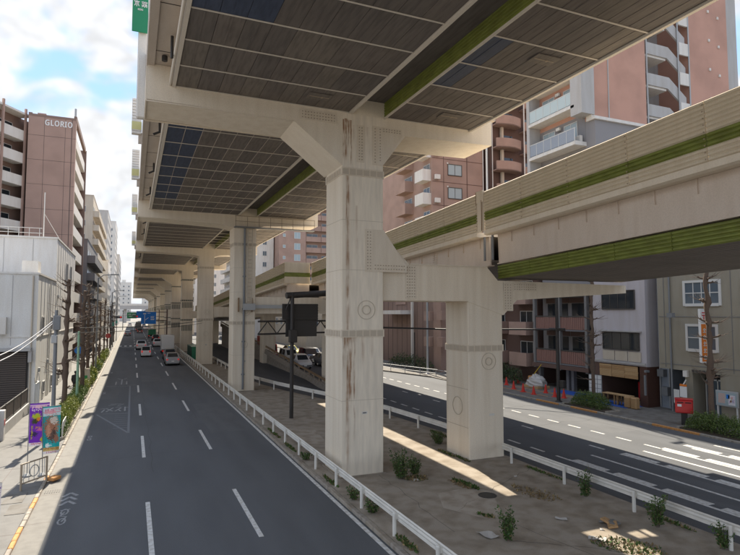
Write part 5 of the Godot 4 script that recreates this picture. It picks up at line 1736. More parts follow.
func banner(label: String, at: Vector3, turn: float, h: float, w: float, l: float, key: String, tilt := 0.0):
	var t := thing("banner_flag", label, "banner", at, turn, "advertising banners on the pavement")
	t.rotation.z = tilt
	var b := MB.new(); b.tube([V(0, 0, 0), V(0, h, 0)], .016, 6); b.tube([V(0, h - .03, 0), V(w, h - .03, 0)], .01, 5); part(t, "pole", b.done(), M.galv_dark)
	b = MB.new(); b.lathe(V(0, 0, 0), [[.17, 0], [.17, .05], [.05, .12], [.02, .12]], 12); part(t, "base", b.done(), M.galv_dark)
	b = MB.new()
	var n := 14
	for k in n:
		for i in 4:
			var P := []
			for q in [[0, 0], [1, 0], [1, 1], [0, 1]]:
				var u: float = (i + q[0]) / 4.0; var v: float = (k + q[1]) / float(n)
				P.append(V(.02 + u * w * (1.0 - .12 * v), h - .04 - v * l, sin(v * 7.0 + u * 3.0) * .07 * u + sin(v * 3.1) * .05))
			var uvq := []
			for q in [[0, 0], [1, 0], [1, 1], [0, 1]]: uvq.append(Vector2((i + q[0]) / 4.0, (k + q[1]) / float(n)))
			b.tri(P[0], P[1], P[2], V(0, 0, 1), uvq[0], uvq[1], uvq[2]); b.tri(P[0], P[2], P[3], V(0, 0, 1), uvq[0], uvq[2], uvq[3])
	part(t, "cloth", b.done(), M[key])

func street_left():
	var g := "cut-back street trees on the workshop side"
	pruned_tree("knobbly cut-back tree in the hedge nearest the slatted fence".replace("nearest", "beside"), V(-3.95, .05, -41.9), 9.0, .17, 301, g)
	pruned_tree("knobbly cut-back tree by the green pole", V(-3.65, .05, -52.0), 8.6, .18, 302, g)
	pruned_tree("thin cut-back tree behind the utility cabinet", V(-3.7, .05, -58.5), 9.4, .15, 303, g)
	for k in 7: pruned_tree("thin cut-back street tree, %s along the pavement from the workshop" % ORD[k + 3], V(-3.75, .05, -68.0 - k * 12.5), 7.4 + (k % 3) * .8, .12, 310 + k, g)
	rng.seed = 77
	# planting strips with kerbs
	var strips := [[-34.2, -39.5], [-40.5, -47.5], [-49.5, -56.0], [-57.5, -66.0], [-70, -80], [-84, -100]]
	var hc := 0
	for s in strips.size():
		var z0: float = strips[s][0]; var z1: float = strips[s][1]
		var t := thing("planting_strip", ["short kerbed planting bed with rounded end beside the yellow sign", "kerbed planting bed around the first cut-back tree", "kerbed planting bed in front of the utility cabinet"][s] if s < 3 else "kerbed planting bed, %s along the pavement from the yellow marker sign" % ORD[s], "planting bed", V(-3.72, .06, z0), 0, "planting beds along the kerb")
		var b := MB.new()
		var L := z0 - z1
		var pth := []
		for k in 7: pth.append(V(-.5 * cos(PI * k / 6.0), 0, .4 * sin(PI * k / 6.0)))
		var full := [V(-.5, 0, -L)]; full.append_array(pth); full.append(V(.5, 0, -L))
		b.sweep(full, [[-.07, -.05], [.07, -.05], [.07, .16], [-.07, .16]])
		part(t, "bed_kerb", b.done(), M.kerb)
		b = MB.new(); b.bb(-.44, .44, -.03, .08, .1, -L); part(t, "soil", b.done(), M.soil)
		var nh := int(maxf(1, round(L / 3.2)))
		for k in nh:
			var zl := L / nh
			var kind := 1 if (s * 3 + k) % 2 == 1 else 0
			var big := 1.0 if s < 3 else .7
			hc += 1
			hedge("roadside_hedge", "%s low hedge, %s along the kerb from the yellow marker sign" % ["yellow-green" if kind == 1 else "dusty green", ORD[hc - 1]], V(-3.72, .12, z0 - (k + .5) * zl), V(1.05, .72 + .2 * kind, zl * .98), int(8500 if s < 2 else 4200 if s < 4 else 1400), kind, .085 if s < 3 else .15, "low hedges along the kerb")
	# poles
	var t := pole("service_pole", "grey service pole with junction boxes and white cables by the pavement", V(-3.85, .06, -35.3), 6.9, .11, M.galv_dark)
	pbox(t, "junction_box", V(.05, 6.2, .12), V(.36, .8, .3), M.galv_dark, .03); pbox(t, "junction_box", V(-.05, 5.3, .12), V(.3, .45, .25), M.galv, .03)
	pole("green_pole", "pale green pole among the cut-back trees", V(-3.55, .06, -46.2), 5.4, .10, M.pole_green)
	for k in 2:
		var b := MB.new()
		var pts := []
		for i in 13:
			var u := i / 12.0
			pts.append(V(-3.95, 6.4 - k * .12, -35.2).lerp(V(-7.5, 4.7 - k * .2, -28.0), u) - V(0, sin(PI * u) * (.75 + k * .12), 0))
		b.tube(pts, .025, 5)
		whole("service_cable", b.done(), M.cable_white, ["upper white cable sagging from the grey service pole", "lower white cable sagging from the grey service pole"][k], "cable", Vector3.ZERO, 0, "white service cables")
	# street lamps
	for k in 3:
		t = pole("street_lamp", ["street lamp with a flat head over the hedges", "street lamp further along, past the crossing", "street lamp by the far signals"][k], V(-3.4, .06, [-66.0, -112.0, -150.0][k]), 10.5, .09, M.galv_dark, "street lamp", "street lamps")
		var b := MB.new(); b.tube([V(0, 10.4, 0), V(.5, 10.8, 0), V(1.4, 10.9, 0)], .05, 6); part(t, "arm", b.done(), M.galv_dark)
		pbox(t, "lamp_head", V(1.6, 10.88, 0), V(.8, .12, .28), M.galv_dark, .03)
	# banners
	print_cloth("cloth_purple", Color(.16, .025, .42), [[.35, .30, .22, .07, Color(.42, .50, .03)], [.3, .42, .2, .06, Color(.05, .06, .02)], [.45, .37, .1, .04, Color(.65, .22, .03)], [.25, .72, .2, .05, Color(.04, .02, .10)], [.6, .62, .2, .03, Color(.50, .10, .35)], [.7, .85, .1, .05, Color(.45, .40, .02)], [.5, .08, .42, .035, Color(.75, .45, .55)]], [[.92, 1.0, Color(.75, .72, .75)], [.03, .06, Color(.62, .42, .62)]], [[.08, .06, 13.0, 5, Color(.75, .5, .6), false], [.08, .13, 9.0, 8, Color(.7, .62, .68), false], [.62, .24, 12.0, 6, Color(.05, .015, .14), true], [.1, .5, 8.0, 9, Color(.45, .42, .03), true], [.75, .55, 8.0, 8, Color(.06, .1, .02), true], [.3, .55, 10.0, 4, Color(.6, .3, .05), false], [.1, .93, 8.0, 8, Color(.5, .1, .2), false]])
	print_cloth("cloth_teal", Color(.01, .32, .34), [[.5, .42, .42, .22, Color(.33, .15, .09)], [.55, .62, .3, .12, Color(.10, .06, .05)], [.62, .30, .2, .08, Color(.62, .55, .48)], [.3, .52, .16, .12, Color(.48, .24, .15)], [.78, .68, .16, .09, Color(.24, .11, .07)], [.4, .12, .36, .04, Color(.70, .40, .42)], [.25, .82, .1, .05, Color(.6, .7, .7)]], [[.02, .2, Color(.55, .68, .72)], [.86, .94, Color(.55, .40, .14)], [.94, 1.0, Color(.75, .72, .74)]], [[.1, .04, 12.0, 6, Color(.62, .15, .25), false], [.1, .1, 9.0, 8, Color(.7, .3, .35), false], [.3, .35, 7.0, 7, Color(.55, .3, .2), true], [.6, .45, 8.0, 6, Color(.06, .03, .02), true], [.12, .8, 9.0, 4, Color(.7, .75, .75), false], [.1, .87, 9.0, 8, Color(.35, .15, .05), false], [.2, .95, 6.0, 9, Color(.55, .2, .25), false]])
	print_cloth("cloth_white", Color(.72, .70, .72), [[.35, .3, .12, .03, Color(.12, .04, .3)], [.55, .22, .1, .03, Color(.12, .04, .3)], [.45, .38, .14, .03, Color(.12, .04, .3)], [.75, .42, .14, .05, Color(.6, .05, .08)], [.4, .62, .14, .12, Color(.2, .1, .03)], [.62, .55, .07, .05, Color(.5, .4, .05)], [.3, .78, .12, .03, Color(.25, .05, .4)]], [], [[.2, .08, 11.0, 6, Color(.14, .04, .3), false], [.3, .18, 9.0, 6, Color(.14, .04, .3), false], [.7, .5, 8.0, 6, Color(.55, .08, .1), true], [.15, .86, 10.0, 6, Color(.2, .05, .35), false]])
	banner("purple banner with yellow plant print on a thin pole", V(-3.82, .07, -27.1), .15, 3.0, .72, 1.75, "cloth_purple")
	banner("teal banner with brown print tilted beside the purple one", V(-3.25, .07, -27.0), .1, 2.85, .66, 1.95, "cloth_teal", .03)
	banner("white banner with small purple print standing alone by the kerb", V(-4.0, .07, -19.6), .3, 1.75, .6, 1.5, "cloth_white")
	# cycle barrier with an orange foot
	t = thing("pavement_barrier", "brown tubular barrier with a wire panel at the pavement edge", "barrier", V(-3.35, .07, -25.5), .95)
	var b := MB.new()
	for x in [-.62, .62]: b.tube([V(x, 0, 0), V(x, 1.0, 0)], .04, 8)
	for y in [.98, .25]: b.tube([V(-.62, y, 0), V(.62, y, 0)], .03, 8)
	part(t, "frame", b.done(), M.bolt)
	b = MB.new()
	b.ring(V(0, .6, -.01), V(1, 0, 0), V(0, 1, 0), .2, .23, V(0, 0, .02), 16)
	for i in 5: b.tube([V(-.5 + i * .25, .25, 0), V(-.5 + i * .25, .98, 0)], .012, 5)
	part(t, "wire_panel", b.done(), M.galv)
	pbox(t, "orange_foot", V(.9, .06, .1), V(.45, .14, .35), M.kerb_orange, .03)
	# small yellow and black sign, cabinet, bicycle rail
	t = pole("marker_sign", "small black and yellow marker sign at the bed's rounded end", V(-3.6, .2, -33.6), 1.5, .025, M.galv, "sign")
	pbox(t, "sign_plate", V(0, 1.45, .04), V(.42, .26, .03), M.frame_dark, .005); pbox(t, "yellow_plate", V(0, 1.19, .04), V(.42, .22, .03), M.yellow, .005)
	t = thing("bed_rail", "low curved white rail at the rounded planting bed", "rail", V(-3.25, .2, -34.0))
	b = MB.new(); b.tube([V(0, 0, 0), V(0, .7, 0), V(.02, .85, -.2), V(.02, .85, -1.5), V(0, .7, -1.7), V(0, 0, -1.7)], .025, 6); part(t, "hoop", b.done(), M.white_rail)
	b = MB.new()
	for i in 6: b.tube([V(.01, 0, -.25 - i * .25), V(.01, .84, -.25 - i * .25)], .012, 5)
	part(t, "bars", b.done(), M.white_rail)
	t = thing("utility_cabinet", "beige street cabinet with a green sticker between cut-back trees", "cabinet", V(-3.75, .1, -57.2))
	pbox(t, "body", V(0, .85, 0), V(.7, 1.6, .5), M.beige_wall, .03); pbox(t, "base", V(0, .04, 0), V(.8, .1, .6), M.kerb); pbox(t, "green_sticker", V(0, .8, .256), V(.35, .5, .012), M.cone_green)
	t = pole("round_sign", "round blue street sign on a post past the green pole", V(-4.6, .06, -60.0), 3.3, .03, M.galv, "sign")
	b = MB.new(); b.ring(V(0, 3.2, 0), V(1, 0, 0), V(0, 1, 0), 0.0, .36, V(0, 0, .03), 20); part(t, "sign_disc", b.done(), M.sign_blue)
	t = pole("stop_sign", "round red street sign above the far hedge", V(-3.6, .06, -104.0), 3.0, .03, M.galv, "sign")
	b = MB.new(); b.ring(V(0, 2.9, 0), V(1, 0, 0), V(0, 1, 0), 0.0, .42, V(0, 0, .03), 20); part(t, "sign_disc", b.done(), M.car_red)
	people()
	# signals and signs over the road, far down
	for k in 2:
		t = pole("traffic_signal", ["traffic signal arm showing red before the crossing", "second traffic signal showing red beyond the crossing"][k], V(-3.4, .06, [-122.0, -150.0][k]), 6.4, .1, M.galv_dark, "traffic signal", "traffic signals")
		b = MB.new(); b.tube([V(0, 6.2, 0), V([1.2, 5.2][k], 6.25, 0)], .05, 6); part(t, "arm", b.done(), M.galv_dark)
		var xs: float = [1.0, 4.2][k]
		var hd := pbox(t, "signal_head", V(xs, 5.9, .1), V(1.25, .42, .22), M.frame_dark, .05)
		for i in 3:
			b = MB.new(); b.lathe(V(0, 0, 0), [[.0, .0], [.15, .0], [.15, .03], [0, .05]], 12)
			var ln := part(hd, "signal_lamp", b.done(), M.tail if i == 2 else M.galv_dark, V(-.38 + i * .38, 0, .115))
			ln.rotation.x = PI / 2
		b = MB.new(); b.tube([V(0, 4.5, 0), V(0, 4.5, .4)], .03, 5); b.bb(-.2, .2, 4.2, 4.9, .3, .4); part(t, "pedestrian_head", b.done(), M.mint)
	t = thing("sign_gantry", "brown sign post carrying a blue direction sign over the lanes", "road sign", V(8.2, .12, -150))
	b = MB.new(); b.tube([V(0, 0, 0), V(0, 7.6, 0)], .16, 10); part(t, "post", b.done(), M.brick_dark)
	b = MB.new(); b.tube([V(0, 6.9, 0), V(-5.8, 6.9, 0)], .09, 8); part(t, "arm", b.done(), M.brick_dark)
	b = MB.new(); b.tube([V(0, 4.8, 0), V(-5.8, 4.8, 0)], .09, 8); part(t, "arm", b.done(), M.brick_dark)
	var bs := pbox(t, "sign_board", V(-4.35, 5.45, .16), V(3.5, 3.0, .06), M.sign_blue, .02)
	b = MB.new()
	for l in [[[.22, .05], [.22, .75]], [[.22, .28], [.48, .52]], [[.10, .9], [.32, .9]], [[.42, .92], [.62, .92]], [[.12, .84], [.3, .84]], [[.66, .62], [.9, .62]], [[.66, .54], [.88, .54]], [[.66, .42], [.92, .42]], [[.66, .34], [.9, .34]]]: strokes3(b, l, V(-1.6, -1.4, .036), 3.2, 2.8, .12)
	part(bs, "lettering", b.done(), M.white)
	t = thing("sign_gantry", "slim post with a second blue sign just beyond the direction sign", "road sign", V(8.0, .12, -190))
	b = MB.new(); b.tube([V(0, 0, 0), V(0, 7.8, 0)], .14, 10); b.tube([V(0, 7, 0), V(-6.4, 7, 0)], .08, 8); part(t, "post", b.done(), M.brick_dark)
	pbox(t, "sign_board", V(-5.4, 6.2, .12), V(2.6, 2.2, .06), M.sign_blue, .02)
	t = thing("sign_gantry", "green direction sign hung over the far lanes", "road sign", V(-3.2, .06, -240))
	b = MB.new(); b.tube([V(0, 0, 0), V(0, 7.6, 0)], .14, 10); b.tube([V(0, 7.2, 0), V(5.5, 7.2, 0)], .08, 8); part(t, "post", b.done(), M.galv_dark)
	var gb := pbox(t, "sign_board", V(3.2, 5.8, .12), V(3.6, 2.4, .06), M.sign_green, .02)
	b = MB.new()
	for l in [[[.1, .7], [.4, .7]], [[.55, .7], [.9, .7]], [[.15, .35], [.45, .35]], [[.55, .4], [.85, .3]]]: strokes3(b, l, V(-1.6, -1.1, .036), 3.2, 2.2, .2)
	part(gb, "lettering", b.done(), M.white)
	# wires that cross the road
	for k in 2:
		b = MB.new()
		var pts := []
		for i in 17:
			var u := i / 16.0
			pts.append(V(-3.5, 5.35 + k * .35, -46).lerp(V(8.4, 5.5 + k * .3, -75), u) - V(0, sin(PI * u) * .22, 0))
		b.tube(pts, .022 + .012 * k, 5)
		whole("span_wire", b.done(), M.cable, ["lower dark wire strung from the green pole to a pier", "upper dark wire strung from the green pole to a pier"][k], "wire", Vector3.ZERO, 0, "wires across the road")

# ---------------------------------------------------------------- people (a field of tapered capsules, surface nets)
func body_mesh(bones: Array, lo: Vector3, hi: Vector3, cell: float, k := .035) -> ArrayMesh:
	var nx := int((hi.x - lo.x) / cell) + 2
	var ny := int((hi.y - lo.y) / cell) + 2
	var nz := int((hi.z - lo.z) / cell) + 2
	var f := PackedFloat32Array()
	f.resize(nx * ny * nz)
	for z in nz:
		for y in ny:
			for x in nx:
				var p := lo + V(x, y, z) * cell
				var d := 9.0
				for bn in bones:
					var a: Vector3 = bn[0]; var e: Vector3 = bn[1] - a
					var t := clampf((p - a).dot(e) / e.length_squared(), 0, 1)
					var q: float = p.distance_to(a + e * t) - lerpf(bn[2], bn[3], t)
					var h := clampf(.5 + .5 * (d - q) / k, 0, 1)
					d = lerpf(d, q, h) - k * h * (1 - h)
				f[x + nx * (y + ny * z)] = d
	var idx := {}
	var b := MB.new()
	var grad := func(p: Vector3) -> Vector3:
		var x := clampi(int((p.x - lo.x) / cell), 0, nx - 2); var y := clampi(int((p.y - lo.y) / cell), 0, ny - 2); var z := clampi(int((p.z - lo.z) / cell), 0, nz - 2)
		var o := x + nx * (y + ny * z)
		return V(f[o + 1] - f[o], f[o + nx] - f[o], f[o + nx * ny] - f[o]).normalized()
	for z in nz - 1:
		for y in ny - 1:
			for x in nx - 1:
				var s := V(0, 0, 0); var c := 0
				for e in 12:
					var ax := e / 4
					var u := e % 4
					var p0 := [0, 0, 0]
					p0[(ax + 1) % 3] = u & 1; p0[(ax + 2) % 3] = u >> 1
					var p1 := p0.duplicate(); p1[ax] = 1
					var i0: int = x + p0[0] + nx * (y + p0[1] + ny * (z + p0[2]))
					var i1: int = x + p1[0] + nx * (y + p1[1] + ny * (z + p1[2]))
					if (f[i0] < 0) != (f[i1] < 0):
						var t := f[i0] / (f[i0] - f[i1])
						s += V(p0[0], p0[1], p0[2]).lerp(V(p1[0], p1[1], p1[2]), t); c += 1
				if c > 0: idx[x + nx * (y + ny * z)] = lo + (V(x, y, z) + s / c) * cell
	var st := [1, nx, nx * ny]
	for z in range(1, nz - 1):
		for y in range(1, ny - 1):
			for x in range(1, nx - 1):
				var o := x + nx * (y + ny * z)
				for ax in 3:
					if (f[o] < 0) == (f[o + st[ax]] < 0): continue
					var s1: int = st[(ax + 1) % 3]; var s2: int = st[(ax + 2) % 3]
					var P := [idx[o - s1 - s2], idx[o - s2], idx[o], idx[o - s1]]
					var N := []
					for q in P: N.append(grad.call(q))
					var hint: Vector3 = N[0] + N[2]
					var g := ((P[2] - P[0]) as Vector3).cross(P[1] - P[0])
					if g.dot(hint) >= 0:
						b.raw(P[0], P[1], P[2], N[0], N[1], N[2]); b.raw(P[0], P[2], P[3], N[0], N[2], N[3])
					else:
						b.raw(P[0], P[2], P[1], N[0], N[2], N[1]); b.raw(P[0], P[3], P[2], N[0], N[3], N[2])
	return b.done()

func person(label: String, at: Vector3, turn: float, top: Material, legs: Material):
	var t := thing("person", label, "person", at, turn, "walkers on the pavement")
	if not cache.has("body"):
		var bones := [[V(0, 1.05, 0), V(0, 1.32, .0), .15, .17], [V(-.17, 1.38, 0), V(.17, 1.38, 0), .075, .075], [V(0, 1.4, 0), V(0, 1.55, .01), .06, .055], [V(-.2, 1.37, 0), V(-.25, 1.1, .03), .06, .05], [V(-.25, 1.1, .03), V(-.22, .86, -.1), .048, .036], [V(.2, 1.37, 0), V(.25, 1.1, -.02), .06, .05], [V(.25, 1.1, -.02), V(.22, .88, -.16), .048, .036],
			[V(-.22, .86, -.1), V(-.21, .77, -.14), .04, .022], [V(.22, .88, -.16), V(.21, .79, -.2), .04, .022],
			[V(-.09, .98, 0), V(-.1, .52, -.14), .1, .068], [V(-.1, .52, -.14), V(-.1, .09, -.05), .066, .045], [V(.09, .98, 0), V(.1, .5, .1), .1, .068], [V(.1, .5, .1), V(.1, .12, .32), .064, .044], [V(-.1, .06, -.02), V(-.1, .045, -.2), .05, .042], [V(.1, .1, .33), V(.1, .05, .18), .05, .042],
			[V(0, 1.64, -.005), V(0, 1.7, .0), .085, .095], [V(0, 1.61, -.05), V(0, 1.6, -.07), .05, .045], [V(0, 1.645, -.1), V(0, 1.655, -.085), .014, .012]]
		cache["body"] = body_mesh(bones, V(-.36, -.02, -.36), V(.36, 1.86, .46), .03)
		cache["trousers"] = body_mesh([[V(0, .99, 0), V(0, 1.02, 0), .155, .15], [V(-.09, .98, 0), V(-.1, .52, -.14), .118, .088], [V(-.1, .52, -.14), V(-.1, .16, -.06), .085, .07], [V(.09, .98, 0), V(.1, .5, .1), .118, .088], [V(.1, .5, .1), V(.1, .18, .29), .085, .07]], V(-.3, .02, -.36), V(.3, 1.3, .46), .03)
		cache["hair"] = body_mesh([[V(0, 1.69, .02), V(0, 1.72, .03), .1, .104], [V(0, 1.6, .06), V(0, 1.68, .05), .06, .08]], V(-.2, 1.45, -.2), V(.2, 1.9, .25), .02)
		cache["coat"] = body_mesh([[V(0, .98, .0), V(0, 1.34, .0), .18, .185], [V(-.18, 1.38, 0), V(.18, 1.38, 0), .09, .09], [V(-.21, 1.37, 0), V(-.25, 1.1, .03), .078, .066], [V(-.25, 1.1, .03), V(-.225, .9, -.085), .064, .055], [V(.21, 1.37, 0), V(.25, 1.1, -.02), .078, .066], [V(.25, 1.1, -.02), V(.225, .92, -.14), .064, .055]], V(-.42, .7, -.4), V(.42, 1.6, .3), .03)
	part(t, "body", cache["body"], M.skin)
	part(t, "coat", cache["coat"], top)
	part(t, "trousers", cache["trousers"], legs)
	part(t, "hair", cache["hair"], M.cloth_dark)

func people():
	person("person in dark clothes walking by the cut-back trees", V(-4.3, .07, -53.9), 0.0, M.cloth_dark, M.cloth_dark)
	person("person in a dark coat against the pale pavement further on", V(-4.6, .07, -97.0), PI, M.cloth_dark, M.grey_dark)

# ---------------------------------------------------------------- pavement on the shop side
func street_right():
	pruned_tree("stout cut-back tree in front of the olive office", V(30.7, .1, -22.0), 10.5, .17, 401, "cut-back street trees on the shop side")
	pruned_tree("slim cut-back tree beside the gridded screen", V(31.0, .1, -31.2), 9.0, .14, 402, "cut-back street trees on the shop side")
	rng.seed = 88
	hedge("kerb_hedge", "leafy hedge around the stout tree beside the post box", V(30.05, .1, -21.2), V(1.15, 1.0, 3.4), 9000, 0, .08, "hedges at the shop kerb")
	hedge("kerb_hedge", "leafy hedge around the slim tree near the trestles", V(30.1, .1, -30.6), V(1.15, 1.0, 2.9), 7500, 0, .08, "hedges at the shop kerb")
	hedge("site_hedge", "dark clipped hedge behind the traffic cones", V(33.6, .1, -46.0), V(.9, 1.6, 6.5), 3800, 2, .13)
	hedge("corner_shrubs", "dark green shrubs along the brown building's foot", V(31.2, .1, -60.5), V(1.4, 1.5, 10), 2600, 2, .16)
	# bed edges round the two kerb hedges
	for z in [-21.2, -30.6]:
		var t := thing("kerb_bed", "kerbed soil bed under the hedge beside the post box" if z > -25 else "kerbed soil bed under the hedge near the trestles", "planting bed", V(30.05, .1, z), 0, "beds at the shop kerb")
		pbox(t, "soil", V(0, .03, 0), V(1.1, .08, 3.9), M.soil)
		for s in [-1, 1]: pbox(t, "edging", V(0, .04, 2.02 * s), V(1.3, .14, .12), M.kerb, .02)
		pbox(t, "edging", V(.62, .04, 0), V(.12, .14, 3.9), M.kerb, .02)
	# post box
	var t := thing("post_box", "bright red post box on a black stand beside the hedge", "post box", V(30.7, .1, -23.75), -.9)
	pbox(t, "box_body", V(0, 1.12, 0), V(.95, .8, .62), M.red, .05)
	pbox(t, "lid", V(0, 1.535, 0), V(.99, .05, .66), M.red, .015)
	pbox(t, "stand", V(0, .37, 0), V(.34, .74, .34), M.dark_metal, .02)
	pbox(t, "slot", V(-.2, 1.35, .312), V(.32, .06, .02), M.dark_gap); pbox(t, "slot", V(.22, 1.35, .312), V(.32, .06, .02), M.dark_gap)
	pbox(t, "notice", V(-.24, 1.18, .313), V(.22, .14, .012), M.white)
	# notice board
	t = thing("notice_board", "glazed notice board with colour posters on the olive office", "notice board", V(33.6, .1, -23.1))
	pbox(t, "case", V(.06, 1.45, 0), V(.12, .95, 1.4), M.galv, .02)
	for s in [-1, 1]: pbox(t, "leg", V(.06, .5, .6 * s), V(.07, 1.0, .07), M.frame)
	pbox(t, "backing", V(-.005, 1.45, 0), V(.012, .8, 1.25), M.glass_pale)
	pbox(t, "poster", V(-.014, 1.47, -.3), V(.01, .6, .42), M.pink_far); pbox(t, "poster", V(-.014, 1.4, .33), V(.01, .6, .42), M.cloth_white); pbox(t, "poster", V(-.014, 1.6, .1), V(.01, .25, .2), M.sign_blue)
	t = thing("sign_stack", "stand of small notices by the office entrance", "sign", V(33.3, .1, -25.75))
	pbox(t, "post", V(0, .8, 0), V(.06, 1.6, .06), M.galv); pbox(t, "plate", V(-.02, 1.55, 0), V(.03, .7, .5), M.white, .005); pbox(t, "orange_head", V(-.02, 1.98, 0), V(.032, .14, .5), M.orange, .005); pbox(t, "plate", V(-.02, 1.2, -.5), V(.03, .9, .42), M.frame, .005); pbox(t, "yellow_plate", V(-.04, .9, .05), V(.03, .25, .25), M.yellow, .004)
	# dark utility pole with a crossarm
	t = pole("utility_pole", "black utility pole with short arm at the kerb by the cones", V(29.9, .1, -33.6), 8.6, .14, M.black_pole, "pole", "")
	pbox(t, "crossarm", V(0, 5.45, 0), V(.2, .22, 1.6), M.black_pole, .02)
	pbox(t, "control_box", V(.1, 1.35, .35), V(.3, .55, .4), M.dark_metal, .03)
	var b := MB.new(); b.tube([V(29.9, 5.6, -33.5), V(16.2, 4.6, -22.5)], .03, 5)
	b = MB.new()
	b.tube([V(29.9, 5.55, -33.6), V(24, 5.45, -40.5), V(16.4, 5.6, -49.0)], .07, 6)
	whole("guide_pipe", b.done(), M.black_pole, "dark pipe spanning from the utility pole toward the laddered pier", "pipe")
	# cones
	var cone_proto: Node3D = null
	var spots := [[31.5, -34.8], [31.3, -35.6], [32.1, -37.6], [30.6, -37.3], [30.8, -38.9], [31.2, -40.7], [32.3, -43.2], [34.2, -43.9]]
	for k in spots.size():
		if k == 0:
			cone_proto = thing("traffic_cone", "red traffic cone, first along the cordon counted from the green cone", "traffic cone", V(spots[0][0], .1, spots[0][1]), 0, "red cones on the cordoned pavement")
			b = MB.new(); b.lathe(V(0, 0, 0), [[.16, .04], [.035, .72], [.0, .72]], 14); part(cone_proto, "cone", b.done(), M.cone_red)
			pbox(cone_proto, "base", V(0, .02, 0), V(.4, .045, .4), M.cone_red, .01)
		else: copy(cone_proto, V(spots[k][0], .1, spots[k][1]), k * .4, "red traffic cone, %s along the cordon counted from the green cone" % ORD[k])
	t = thing("traffic_cone", "green traffic cone beside the slim tree's hedge", "traffic cone", V(32.2, .1, -32.6))
	b = MB.new(); b.lathe(V(0, 0, 0), [[.16, .04], [.035, .72], [.0, .72]], 14); part(t, "cone", b.done(), M.cone_green)
	pbox(t, "base", V(0, .02, 0), V(.4, .045, .4), M.cone_green, .01)
	# covered materials on the pavement
	t = thing("covered_bundle", "white and orange sheeted bundle of building materials by the hedge", "bundle", V(33.6, .1, -40.6))
	b = MB.new()
	var nz := fbm(9, 1.2, 3)
	for i in 10:
		for j in 10:
			var P := []
			for q in [[0, 0], [1, 0], [1, 1], [0, 1]]:
				var th: float = TAU * (i + q[0]) / 10.0; var ph: float = PI * .5 * (j + q[1]) / 10.0
				var r: float = 1.0 + nz.get_noise_3d(cos(th) * 2, ph * 2, sin(th) * 2) * .35
				P.append(V(cos(th) * cos(ph) * .75 * r, .15 + sin(ph) * 1.0 * r, sin(th) * cos(ph) * 1.1 * r))
			b.quad(P[0], P[1], P[2], P[3], P[0] - V(0, .3, 0))
	part(t, "sheet", b.done(), M.white_bag)
	pbox(t, "timber", V(.0, .12, 0), V(1.3, .22, 2.0), M.wood_new); pbox(t, "orange_tie", V(-.3, .8, -.4), V(.5, .5, .12), M.kerb_orange, .04)
	t = thing("cone_bar", "yellow and black bar leaning on the sheeted bundle", "bar", V(33.4, .1, -41.5))
	b = MB.new(); b.tube([V(0, .4, 0), V(.4, 2.1, 1.4)], .03, 6); part(t, "bar", b.done(), M.yellow)
	b = MB.new(); b.bb(-.8, .8, 0, .02, -1.6, 1.6); whole("blue_sheet", b.done(), M.tarp, "blue sheet on the ground by the parking opening", "tarpaulin", V(34.0, .102, -36.6))
	# low pipe fence along the far kerb
	t = thing("kerb_fence", "low galvanised pipe fence along the kerb beyond the portal leg", "fence", V(29.6, .1, -42))
	b = MB.new()
	var pth := []
	for k in 9: pth.append(V(0 if k < 5 else -(k - 4) * .62, .75, -k * 2.4))
	b.tube(pth, .03, 6)
	var pth2 := []
	for p in pth: pth2.append(p - V(0, .38, 0))
	b.tube(pth2, .025, 6)
	part(t, "rails", b.done(), M.galv)
	for p in pth:
		b = MB.new(); b.tube([V(p.x, 0, p.z), V(p.x, .8, p.z)], .035, 6); part(t, "post", b.done(), M.galv)
	t = pole("steel_pole", "galvanised pole standing on the pavement beyond the portal leg", V(30.2, .1, -54.5), 9.5, .13, M.galv)
	t = pole("steel_pole", "slim pale lamp pole rising in front of the curved balcony flats", V(31.0, .1, -44.0), 24.0, .11, M.off_white, "street lamp")
	b = MB.new(); b.tube([V(0, 23.8, 0), V(-.6, 24.2, .3)], .06, 6); b.bb(-1.3, -.5, 24.15, 24.3, .15, .45); part(t, "lamp_head", b.done(), M.galv)
	t = pole("thin_post", "thin dark post by the kerb fence", V(29.9, .1, -57.0), 4.5, .07, M.black_pole)

# ---------------------------------------------------------------- median: rails, poles, weeds
func guard_rail(label: String, path: Array, spacing: float, m: String):
	var t := thing("guard_rail", label, "guard rail", Vector3.ZERO, 0, "white guard rails")
	var b := MB.new()
	# double-ridged beam with a rolled top edge
	b.sweep(path, [[-.035, .44], [.02, .47], [.045, .53], [.0, .585], [.045, .64], [.02, .70], [-.03, .735], [-.06, .70], [-.03, .64], [-.05, .585], [-.03, .53]])
	part(t, "beam", b.done(), M[m])
	var post := MB.new(); post.tube([V(0, -.14, 0), V(0, .66, 0)], .06, 10); post.lathe(V(0, .66, 0), [[.06, 0], [.04, .03], [0, .035]], 10)
	var pm := post.done()
	var br := MB.new(); br.box(V(0, .58, 0), V(.10, .16, .12))
	var bm := br.done()
	var left := spacing * .5
	for k in path.size() - 1:
		var a: Vector3 = path[k]; var c: Vector3 = path[k + 1]
		var L := a.distance_to(c)
		var d := (c - a) / L
		var side := V(-d.z, 0, d.x)
		while left < L:
			var p := a + d * left - side * .13
			var po := part(t, "post", pm, M[m], p)
			part(po, "bracket", bm, M[m], side * .085)
			left += spacing
		left -= L

